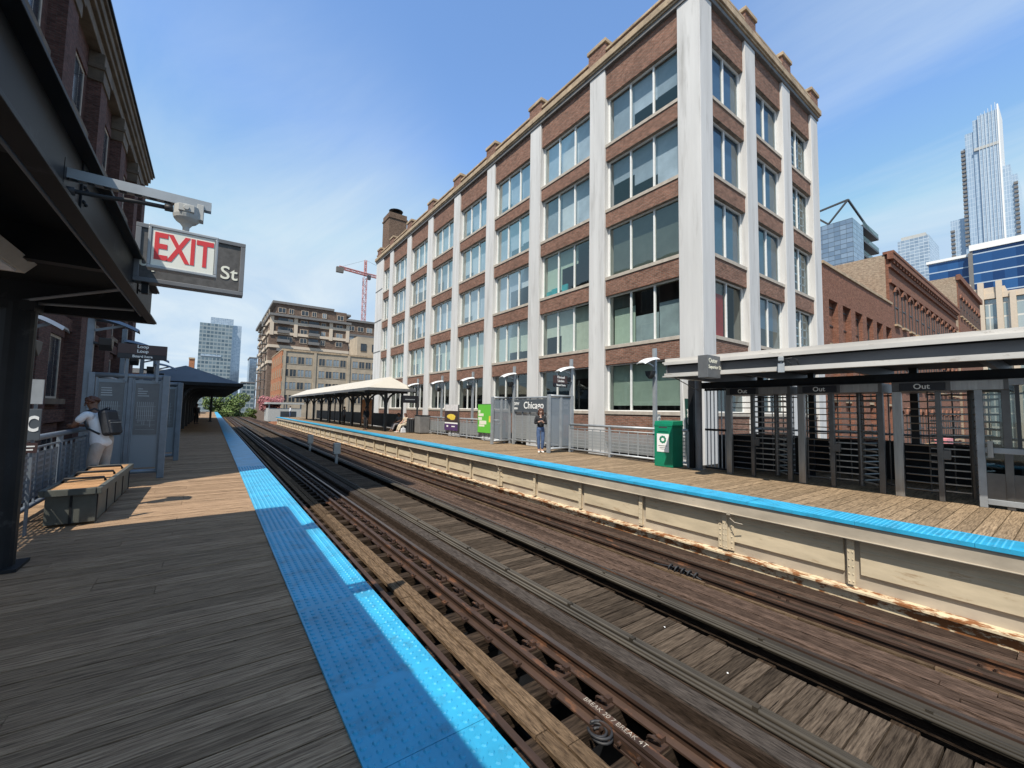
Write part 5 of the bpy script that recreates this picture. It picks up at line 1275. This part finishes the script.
MB().prism([(-.22, 2.6), (.16, 2.6), (.16, 2.05), (-.13, 2.05), (-.06, .9), (-.10, .9)], 'y', -.004, .026).build('white_border', MAT['white'], bnr)
sc = MB()
for (z0, z1) in ((1.3, 1.72), (.78, .95), (.35, .62)):
    k = 0; z = z0
    while z < z1: sc.torus((.04 + .018*math.sin(z*40), -.008, z), .028, .009, 8, 5, (0,1,0)); z += .05
sc.build('script_mark', MAT['white'], bnr)
MB().box(.14, .19, -.01, .04, 0, 2.62).build('banner_post', MAT['steel_dark'], bnr)
# posters on the railing
p = thing('advert_poster', 'framed food advert poster with a dark picture above a purple strip', 'poster', (11.53, 21.95, 0)); p.scale = (1, 1.4, 1)
MB().box(-.03, .03, -.62, .62, .40, 1.88).build('poster_frame', MAT['frame_dark'], p, bevel=.006)
MB().box(-.036, -.03, -.58, .58, .82, 1.52).build('dark_picture', MAT['poster_dark'], p)
MB().box(-.036, -.03, -.58, .58, 1.52, 1.89).build('pale_top', MAT['poster_pale'], p)
MB().box(-.036, -.03, -.58, .58, .37, .80).build('purple_strip', MAT['purple'], p)
MB().box(-.040, -.036, -.58, .58, .76, .84).box(-.040, -.036, -.35, -.05, .58, .64).box(-.040, -.036, .25, .4, .56, .66).build('white_print', MAT['white'], p)
e_ = MB().ball((-.037, .0, 1.18), .36, 14, 6, (.02, 1.1, .42)).ball((-.037, -.1, 1.08), .25, 14, 6, (.02, 1.0, .4)); e_.build('yellow_dish', MAT['yellow'], p)
p = thing('advert_poster', 'lime green advert poster with pale blurred print on the railing', 'poster', (11.53, 18.25, 0))
MB().box(-.03, .03, -.70, .70, .40, 1.92).build('poster_frame', MAT['frame_dark'], p, bevel=.006)
MB().box(-.036, -.03, -.67, .67, .43, 1.89).build('green_face', MAT['lime'], p)
pr = MB().box(-.040, -.036, .42, .62, 1.45, 1.6).box(-.040, -.036, .1, .6, 1.28, 1.42).box(-.040, -.036, .25, .62, 1.08, 1.22).box(-.040, -.036, -.18, .5, .86, 1.05).box(-.040, -.036, .0, .55, .74, .84)
pr.build('pale_print', MAT['cream_letter'], p)
MB().box(-.040, -.036, -.62, -.42, .98, 1.3).build('side_print', MAT['yellow'], p)
for (x, y, w, h, lab, nm) in ((11.2, 25.4, .75, 1.15, 'dark grey metal cabinet standing at the end of the far railing', 'cabinet'), (10.9, 26.4, .6, 1.0, 'black mesh litter bin beside the dark grey cabinet', 'litter')):
    t = thing('litter_bin' if nm == 'litter' else 'metal_cabinet', lab, 'bin' if nm == 'litter' else 'cabinet', (x, y, 0))
    if nm == 'litter':
        b_ = MB()
        for k in range(14):
            a = k*2*math.pi/14; b_.box(.3*math.cos(a)-.025, .3*math.cos(a)+.025, .3*math.sin(a)-.025, .3*math.sin(a)+.025, .04, .92)
        b_.build('slat_ring', MAT['frame_dark'], t); MB().tube([(0,0,.05),(0,0,.85)], .25, 14).build('liner', MAT['sign_black'], t); MB().torus((0,0,.94), .3, .04, 18, 6).build('rim', MAT['frame_dark'], t)
    else:
        MB().box(-.35, .35, -.4, .4, .06, h).build('cabinet_body', MAT['condo_grey'], t, bevel=.015); MB().box(-.37, .37, -.42, .42, h, h+.05).build('cabinet_lid', MAT['steel_dark'], t, bevel=.01); MB().box(-.3, .3, -.35, .35, 0, .06).build('plinth', MAT['steel_dark'], t)

# ------------------------------------------------------------------ shelters
def shelter(name, label, xl, xr, xa, ya, yb, yr, ze, za, roof, posts_x, y_posts, edge):
    t = tag(bpy.data.objects.new(name, None), label, 'shelter'); COL.objects.link(t)
    v = [(xl, ya, ze), (xr, ya, ze), (xr, yb, ze), (xl, yb, ze), (xa, yr, za), (xa, yb - (yr - ya), za)]
    v2 = [(a, b, c_ - .10) for (a, b, c_) in v[:4]]
    m = MB().add(v + v2, [(0,1,4), (1,2,5,4), (2,3,5), (3,0,4,5), (6,7,1,0), (7,8,2,1), (8,9,3,2), (9,6,0,3), (6,9,8,7)])
    m.build('hip_roof', MAT[roof], t)
    f = MB().box(xl - .03, xr + .03, ya - .04, ya, ze - .16, ze + .02).box(xl - .03, xl, ya, yb, ze - .16, ze + .02).box(xr, xr + .03, ya, yb, ze - .16, ze + .02)
    f.build('fascia', MAT[edge], t)
    for y in y_posts:
        for px in posts_x:
            MB().box(px - .09, px + .09, y - .09, y + .09, 0, ze - .05).build('post', MAT['lamp_dark'], t, bevel=.01)
            for s in (-1, 1):
                pts = [(px + s*(.05 + .95*(1 - math.cos(a))), y, ze - 1.15 + .98*math.sin(a)) for a in [j*math.pi/2/7 for j in range(8)]]
                m2 = MB()
                for a_, b_ in zip(pts[:-1], pts[1:]): m2.beam(a_, b_, .10, .12)
                m2.build('curved_brace', MAT['lamp_dark'], t)
        MB().box(xl + .1, xr - .1, y - .06, y + .06, ze - .28, ze - .1).build('cross_beam', MAT['lamp_dark'], t)
    return t
shelter('platform_shelter', 'pale hip roofed shelter on dark posts with people waiting beneath it', 8.25, 11.5, 10.15, 27.4, 62, 28.8, 2.95, 3.85, 'roof_pale', (9.85,), [28.6 + 4.2*k for k in range(8)], 'steel_mid')
shelter('platform_shelter', 'slate blue hip roofed shelter on dark posts beyond the windbreak', -4.0, 1.45, -1.36, 29.5, 66, 31.3, 2.9, 3.95, 'roof_slate', (-1.5,), [31 + 4.4*k for k in range(8)], 'steel_dark')
wl = tag(bpy.data.objects.new('shelter_wall', None), 'dark panelled back wall under the slate blue shelter roof', 'wall'); COL.objects.link(wl)
MB().box(-2.1, -2.0, 30, 64, 0, 2.7).build('wall_boarding', MAT['steel_dark'], wl)
for k in range(10): MB().box(-2.0, -1.94, 30.2 + k*3.4, 30.4 + k*3.4, 0, 2.7).build('wall_stud', MAT['lamp_dark'], wl)
pf = thing('far_post', 'single slender dark post near the far end of the slate blue shelter', 'post', (-.05, 50, 0)); MB().box(-.09, .09, -.09, .09, 0, 2.75).build('shaft', MAT['lamp_dark'], pf, bevel=.01); MB().box(-.16, .16, -.16, .16, 0, .06).build('base', MAT['lamp_dark'], pf)
bw = tag(bpy.data.objects.new('shelter_screen', None), 'dark back screen with one orange panel beneath the pale shelter roof', 'screen'); COL.objects.link(bw)
for k in range(9):
    y0_ = 29.5 + k*3.4
    MB().box(11.3, 11.36, y0_, y0_ + 3.0, .15, 1.2 if k != 2 else 2.4).build('screen_panel', MAT['orange_panel'] if k == 2 else MAT['steel_dark'], bw)
    MB().box(11.27, 11.39, y0_ - .2, y0_ - .08, 0, 2.75).build('screen_post', MAT['lamp_dark'], bw)
ab = thing('advert_board', 'black hanging notice board by the near end of the pale shelter', 'notice board', (11.0, 27.0, 0))
MB().box(-.55, .55, -.04, .04, 2.0, 2.5).build('board', MAT['sign_black'], ab, bevel=.01); MB().box(.45, .55, -.03, .03, 0, 2.0).build('leg', MAT['lamp_dark'], ab)
MB().box(-.4, .3, -.045, -.04, 2.2, 2.26).build('print_line', MAT['galv'], ab)
# station house rear: low dark stair wall that backs the turnstiles
sw = tag(bpy.data.objects.new('stair_enclosure', None), 'dark low stair wall and posts behind the turnstile row', 'stair wall'); COL.objects.link(sw)
MB().box(14.3, 14.38, -3.5, 6.3, 0, .95).build('low_wall', MAT['steel_dark'], sw)
MB().box(12.0, 14.3, 6.2, 6.28, 0, 1.0).box(12.9, 12.98, 4.2, 6.2, 0, 1.0).build('side_wall', MAT['steel_dark'], sw)
for y in (-2, .2, 2.4, 4.6): MB().box(14.25, 14.4, y, y + .15, .95, 2.84).build('wall_post', MAT['lamp_dark'], sw)
MB().tube([(14.34, -3.5, 1.15), (14.34, 6.3, 1.15)], .03, 8).build('hand_rail', MAT['galv'], sw, smooth=True)

# ------------------------------------------------------------------ people
def skin(name, joints, edges, root, mat, parent, sub=2, smooth=True):
    """continuous limb surface grown over a joint graph; joints: name -> (xyz, rx[, ry])"""
    names = list(joints); idx = {n_: i for i, n_ in enumerate(names)}
    me = bpy.data.meshes.new(name)
    me.from_pydata([joints[n_][0] for n_ in names], [(idx[a], idx[b]) for a, b in edges], [])
    o = bpy.data.objects.new(name, me); COL.objects.link(o)
    sk = o.modifiers.new('skin', 'SKIN'); sk.use_smooth_shade = smooth; sk.branch_smoothing = .3
    sb = o.modifiers.new('sub', 'SUBSURF'); sb.levels = sub; sb.render_levels = sub
    for n_, d in zip(names, me.skin_vertices[0].data):
        r_ = joints[n_][1]
        d.radius = (r_, r_) if not isinstance(r_, tuple) else r_
        d.use_root = (n_ == root)
    dg = bpy.context.evaluated_depsgraph_get(); dg.update()
    m2 = bpy.data.meshes.new_from_object(o.evaluated_get(dg))
    COL.objects.unlink(o); bpy.data.objects.remove(o)
    m2.materials.clear(); m2.materials.append(MAT[mat])
    q = bpy.data.objects.new(name, m2); COL.objects.link(q); q.parent = parent
    return q
def V(*a): return Vector(a)
def lerp(a, b, t): return tuple(Vector(a).lerp(Vector(b), t))
def person(label, loc, rotz, P, cl, scale=1.0, group=None):
    """P: joint positions, figure faces -Y, its right hand is at -X. cl: clothing materials"""
    t = thing('person', label, 'person', loc, rotz, group); t.scale = (scale,)*3
    J = {}; E = []
    def j(n_, p, r_): J[n_] = (tuple(p), r_)
    j('pelvis', P['pelvis'], (.125, .10)); j('waist', lerp(P['pelvis'], P['chest'], .45), (.115, .088)); j('chest', P['chest'], (.135, .098)); j('neckb', P['neck'], (.055, .052)); 
    hd = Vector(P['head']); up = (hd - Vector(P['neck'])).normalized()
    j('jaw', hd - up * .075 , (.062, .068)); j('skull', hd, (.076, .090)); j('crown', hd + up * .07, (.058, .068))
    E += [('pelvis','waist'), ('waist','chest'), ('chest','neckb'), ('neckb','jaw'), ('jaw','skull'), ('skull','crown')]
    for s in 'RL':
        j('sh'+s, P['sh'+s], .056); j('el'+s, P['el'+s], .041); j('wr'+s, P['wr'+s], .028)
        E += [('chest','sh'+s), ('sh'+s,'el'+s), ('el'+s,'wr'+s)]
        wr = Vector(P['wr'+s]); hdv = Vector(P['hand'+s]) - wr; hdv.normalize()
        side = hdv.cross(Vector((0,0,1))); side = side.normalized() if side.length > .1 else Vector((1,0,0)); nrm = side.cross(hdv)
        j('pm'+s, wr + hdv * .075, (.036, .020)); E.append(('wr'+s, 'pm'+s))
        for k, (off, ln) in enumerate(((-.030, .062), (-.010, .074), (.010, .070), (.029, .054))):
            a = wr + hdv * .10 + side * off; b = a + hdv * ln * .55 - nrm * .008; c_ = b + hdv * ln * .4 - nrm * .028
            j('f%da%s' % (k, s), a, .0095); j('f%db%s' % (k, s), b, .0085); j('f%dc%s' % (k, s), c_, .0075)
            E += [('pm'+s, 'f%da%s' % (k, s)), ('f%da%s' % (k, s), 'f%db%s' % (k, s)), ('f%db%s' % (k, s), 'f%dc%s' % (k, s))]
        a = wr + hdv * .05 - side * .038; b = a + hdv * .04 - side * .016 - nrm * .01
        j('ta'+s, a, .011); j('tb'+s, b, .009); E += [('pm'+s, 'ta'+s), ('ta'+s, 'tb'+s)]
        j('hip'+s, P['hip'+s], .092); j('kn'+s, P['kn'+s], .060); j('calf'+s, lerp(P['kn'+s], P['an'+s], .3), .056); j('an'+s, P['an'+s], .038); j('toe'+s, P['toe'+s], (.042, .028))
        E += [('pelvis','hip'+s), ('hip'+s,'kn'+s), ('kn'+s,'calf'+s), ('calf'+s,'an'+s), ('an'+s,'toe'+s)]
    body = skin('body', J, E, 'pelvis', cl['skin'], t, 2)
    # face: nose, eyes, ears and mouth, on the head's own axes
    f = (Vector(P['face'])).normalized(); f = (f - up * f.dot(up)).normalized(); sd = f.cross(up)
    fm = MB(); c0 = hd + f * .088
    fm.tube([c0 + up*.02, c0 + up*-.012 + f*.014, c0 - up*.025 + f*.010], [.008, .013, .009], 6)
    for s in (-1, 1): fm.ball(hd + sd * s * .080 - up*.008, .026, 8, 6, (.5, .8, 1))
    fm.build('face_features', MAT[cl['skin']], body, smooth=True)
    em = MB()
    for s in (-1, 1): em.ball(hd + f*.081 + sd*s*.031 + up*.012, .010, 8, 6)
    em.tube([hd + f*.083 - up*.052 - sd*.022, hd + f*.088 - up*.054, hd + f*.083 - up*.052 + sd*.022], .005, 5)
    em.build('eyes_and_mouth', MAT['hair_dark'], body)
    # hair: cap of short or long strands around the skull
    hm = MB(); rr = random.Random(5); ax_ = up
    for k in range(cl.get('hair_n', 70)):
        th = rr.uniform(0, 2*math.pi); ph = rr.uniform(0, 1.75)
        d = ax_ * math.cos(ph) + (f * math.cos(th) + sd * math.sin(th)) * math.sin(ph)
        if d.dot(f) > .55 and d.dot(up) < .55: continue
        hm.ball(hd + up*.015 + d * .085 + (f*-.012), rr.uniform(.024, .036) * cl.get('hair_s', 1), 7, 5, (1, 1, .8))
    if cl.get('long'):
        for k in range(26):
            a = rr.uniform(-1.9, 1.9); d = (-f * math.cos(a) + sd * math.sin(a)); b0 = hd + d * .085; hm.tube([b0, b0 - up*.12 + d*.012, b0 - up*cl['long'] + d*.0], [.022, .026, .008], 6)
    hm.build('hair', MAT[cl['hair']], t, smooth=True)
    if cl.get('cap'):
        MB().tube([hd + up*.035, hd + up*.075, hd + up*.115, hd + up*.13], [.118, .116, .085, .02], 16).tube([hd + up*.04 + f*.05, hd + up*.03 + f*.155], [.09, .07], 12).build('cap', MAT[cl['cap']], t, smooth=True)
    # top: shirt over torso and upper arms, loose hem
    g = 1.17; S = {}; SE = [('hem','waist'), ('waist','chest'), ('chest','neck')]
    pv = Vector(P['pelvis']); S['hem'] = (tuple(pv + V(0,0,-.17 if not cl.get('tucked') else -.02)), (.185, .16) if not cl.get('tucked') else (.148, .125)); S['waist'] = (J['waist'][0], (.165, .14) if not cl.get('tucked') else (.142, .12)); S['chest'] = (J['chest'][0], (.165, .13)); S['neck'] = (lerp(P['neck'], P['chest'], .22), (.075, .066))
    for s in 'RL':
        S['sh'+s] = (P['sh'+s], .072); SE.append(('chest','sh'+s))
        if cl.get('long_sleeve'):
            S['el'+s] = (P['el'+s], .056); S['cu'+s] = (lerp(P['el'+s], P['wr'+s], .88), .042); SE += [('sh'+s,'el'+s), ('el'+s,'cu'+s)]
        else:
            S['sl'+s] = (lerp(P['sh'+s], P['el'+s], .72), .066); SE.append(('sh'+s,'sl'+s))
    skin('shirt', S, SE, 'chest', cl['top'], t, 2)
    T_ = {'belt': (tuple(pv + V(0,0,.13)), (.142, .118)), 'seat': (tuple(pv + V(0,0,-.05)), (.155, .13))}; TE = [('belt','seat')]
    for s in 'RL':
        T_['hip'+s] = (P['hip'+s], .104 * cl.get('leg', 1)); T_['kn'+s] = (P['kn'+s], .078 * cl.get('leg', 1)); T_['ca'+s] = (lerp(P['kn'+s], P['an'+s], .35), .070 * cl.get('leg', 1)); T_['cuff'+s] = (lerp(P['kn'+s], P['an'+s], cl.get('cuff', .93)), .058 * cl.get('leg', 1))
        TE += [('seat','hip'+s), ('hip'+s,'kn'+s), ('kn'+s,'ca'+s), ('ca'+s,'cuff'+s)]
    skin('trousers', T_, TE, 'seat', cl['bottom'], t, 2)
    for s in 'RL':
        an = Vector(P['an'+s]); to = Vector(P['toe'+s]); d = (to - an); d.z = 0; d.normalize()
        base = min(to.z, an.z) 
        hl = an - d * .06; hl.z = to.z
        tip = to + d * .05
        skin('shoe', {'h': (tuple(hl + V(0,0,.022)), (.042, .048)), 'm': (tuple(hl.lerp(tip, .5) + V(0,0,.016)), (.046, .040)), 't': (tuple(tip), (.040, .028)), 'k': (tuple(an + V(0,0,-.005)), .047)}, [('h','m'), ('m','t'), ('h','k')], 'm', cl['shoe'], t, 1)
    return t
STAND = dict(pelvis=(0,0,.93), chest=(0,.0,1.27), neck=(0,.0,1.46), head=(0,-.015,1.60), face=(0,-1,0), shR=(-.185,.0,1.40), shL=(.185,.0,1.40), elR=(-.24,.03,1.12), elL=(.24,.03,1.12), wrR=(-.22,-.06,.88), wrL=(.22,-.06,.88), handR=(-.21,-.09,.70), handL=(.21,-.09,.70), hipR=(-.095,0,.87), hipL=(.095,0,.87), knR=(-.10,-.02,.49), knL=(.10,-.02,.49), anR=(-.10,.02,.085), anL=(.10,.02,.085), toeR=(-.115,-.12,.03), toeL=(.115,-.12,.03))
# man leaning on the near railing with a backpack
mp_ = dict(STAND); mp_.update(pelvis=(0,.06,.92), chest=(0,-.06,1.26), neck=(0,-.12,1.44), head=(-.01,-.17,1.575), face=(.35,-1,-.35), shR=(-.19,-.09,1.385), shL=(.19,-.09,1.385), elR=(-.235,-.25,1.16), elL=(.235,-.25,1.16), wrR=(-.10,-.40,1.165), wrL=(.10,-.42,1.175), handR=(.0,-.46,1.165), handL=(-.02,-.47,1.175), hipR=(-.098,.06,.86), hipL=(.098,.06,.86), knR=(-.105,.03,.49), knL=(.105,.0,.49), anR=(-.11,.07,.085), anL=(.10,.02,.085), toeR=(-.13,-.07,.03), toeL=(.12,-.12,.03))
MAN = person('man in a white shirt and stone trousers leaning on the railing with his back turned', (-1.66, 10.75, 0), R(-118), mp_, dict(skin='skin_brown', hair='hair_red', top='shirt_white', bottom='trousers_tan', shoe='shoe_dark', hair_n=90, hair_s=1.15, leg=1.12), 1.02)
bp = thing('backpack', 'boxy black backpack worn by the man at the railing', 'backpack', (-1.66, 10.75, 0), R(-118)); bp.scale = (1.02,)*3
def slab(m, z0, z1, y0, y1, w, lean):
    pass
a_ = R(-15)
pk = MB().obox((0, .155, 1.22), (.155, 0, 0), (0, .075*math.cos(a_), .075*math.sin(a_)*-1), (0, -.235*math.sin(-a_), .235*math.cos(a_)))
pk.build('pack_body', MAT['backpack'], bp, bevel=.05)
MB().obox((0, .245, 1.15), (.125, 0, 0), (0, .03, .008), (0, -.03, .125)).build('front_pocket', MAT['backpack'], bp, bevel=.025)
MB().box(-.13, .13, .262, .268, 1.225, 1.235).build('zip', MAT['galv'], bp)
for s in (-1, 1):
    MB().tube([(s*.10, .08, 1.42), (s*.125, -.02, 1.475), (s*.135, -.13, 1.42), (s*.15, -.17, 1.30), (s*.155, -.08, 1.12), (s*.13, .10, 1.02)], .018, 8).build('strap', MAT['backpack'], bp, smooth=True)
MB().tube([(-.04, .10, 1.45), (-.04, .11, 1.49), (.04, .11, 1.49), (.04, .10, 1.45)], .01, 6).build('grab_loop', MAT['backpack'], bp, smooth=True)
# woman reading her phone against the windbreak
wp = dict(STAND); wp.update(head=(0,-.045,1.585), face=(0,-1,-.45), neck=(0,-.005,1.455), shR=(-.165,.0,1.385), shL=(.165,.0,1.385), elR=(-.215,-.03,1.12), elL=(.215,-.03,1.12), wrR=(-.075,-.225,1.19), wrL=(.075,-.225,1.17), handR=(.0,-.28,1.225), handL=(.0,-.28,1.215), hipR=(-.092,0,.87), hipL=(.092,0,.87), knR=(-.075,-.04,.49), knL=(.09,-.02,.49), anR=(-.055,-.02,.085), anL=(.07,.03,.085), toeR=(-.065,-.16,.03), toeL=(.10,-.10,.03))
person('woman in a black jumper and blue jeans looking down at her phone', (10.32, 12.32, 0), R(-35), wp, dict(skin='skin_fair', hair='hair_red', top='black_cloth', bottom='jeans', shoe='shoe_white', long_sleeve=True, long=.2, tucked=True, leg=.95, cuff=.9), 1.0)
ph = thing('phone', 'small dark phone held by the woman in blue jeans', 'phone', (10.32, 12.32, 0), R(-35))
MB().obox((0, -.275, 1.25), (.036, 0, 0), (0, .052, .058), (0, -.004, .0035)).build('phone_body', MAT['phone'], ph, bevel=.003)
MB().obox((0, -.2745, 1.2545), (.032, 0, 0), (0, .047, .053), (0, -.0005, .0005)).build('phone_screen', MAT['sign_black'], ph)
# people waiting under the pale shelter
sit = dict(STAND); sit.update(pelvis=(0,.0,.52), chest=(0,.02,.86), neck=(0,.0,1.05), head=(0,-.05,1.18), shR=(-.18,.0,.99), shL=(.18,.0,.99), elR=(-.22,-.1,.75), elL=(.22,-.1,.75), wrR=(-.12,-.3,.66), wrL=(.12,-.3,.66), handR=(-.08,-.36,.64), handL=(.08,-.36,.64), hipR=(-.095,-.02,.50), hipL=(.095,-.02,.50), knR=(-.11,-.42,.50), knL=(.11,-.42,.50), anR=(-.10,-.60,.10), anL=(.12,-.62,.10), toeR=(-.10,-.74,.03), toeL=(.12,-.76,.03))
bs = thing('shelter_bench', 'dark bench in front of the pale shelter where the woman in beige sits', 'bench', (10.75, 27.4, 0))
MB().box(-.25, .25, -.7, 1.6, .40, .45).build('seat', MAT['lamp_dark'], bs); MB().box(-.2, .2, -.6, -.52, 0, .40).box(-.2, .2, 1.4, 1.48, 0, .40).build('leg', MAT['lamp_dark'], bs)
person('seated woman in beige trousers and pale top at the end of the shelter bench', (10.75, 27.1, 0), R(-80), sit, dict(skin='skin_fair', hair='hair_red', top='beige_cloth', bottom='beige_cloth', shoe='shoe_white', long=.15))
person('seated person in grey clothes beside the woman in beige', (10.75, 28.35, 0), R(-75), sit, dict(skin='skin_brown', hair='hair_dark', top='grey_cloth', bottom='grey_cloth', shoe='shoe_dark'))
for k, (x, y, r_, tp, bt, lab) in enumerate(((9.3, 31.2, -60, 'black_cloth', 'black_cloth', 'standing figure all in black under the near end of the pale shelter'), (10.4, 34.5, -100, 'black_cloth', 'jeans', 'standing figure in black top and jeans deeper under the pale shelter'), (10.2, 41, -90, 'grey_cloth', 'black_cloth', 'standing figure in grey top far under the pale shelter'), (9.6, 70, -90, 'shirt_white', 'jeans', 'far figure in white top standing past the pale shelter'))):
    person(lab, (x, y, 0), R(r_), STAND, dict(skin='skin_brown', hair='hair_dark', top=tp, bottom=bt, shoe='shoe_dark', long_sleeve=True))
person('dark figure waiting under the slate blue shelter by its back wall', (-1.0, 44, 0), R(40), STAND, dict(skin='skin_brown', hair='hair_dark', top='black_cloth', bottom='black_cloth', shoe='shoe_dark', long_sleeve=True))
bg_ = thing('carry_bag', 'small white carrier bag on the boards by the seated woman', 'bag', (10.45, 26.75, 0))
MB().prism([(-.17, 0), (.17, 0), (.14, .3), (-.14, .3)], 'y', -.08, .08).build('bag_body', MAT['shirt_white'], bg_, bevel=.02); MB().torus((0, 0, .3), .07, .008, 10, 5, (0,1,0)).build('bag_handle', MAT['shirt_white'], bg_)

# litter on the boardwalk between the tracks
for k, (x, y, rz, lab) in enumerate(((4.62, 2.35, .4, 'small scrap of white paper on the boardwalk between the tracks, nearest to the camera'), (4.9, 3.3, 1.3, 'crumpled scrap of white paper lying farther along the boardwalk'))):
    tag(MB().add([(-.012,-.008,.004),(.012,-.007,.002),(.010,.009,.007),(-.009,.008,.001),(0,0,.008)], [(0,1,4),(1,2,4),(2,3,4),(3,0,4),(3,2,1,0)]).build('paper_scrap', MAT['white'], loc=(x, y, -1.168), rotz=rz), lab, 'litter')
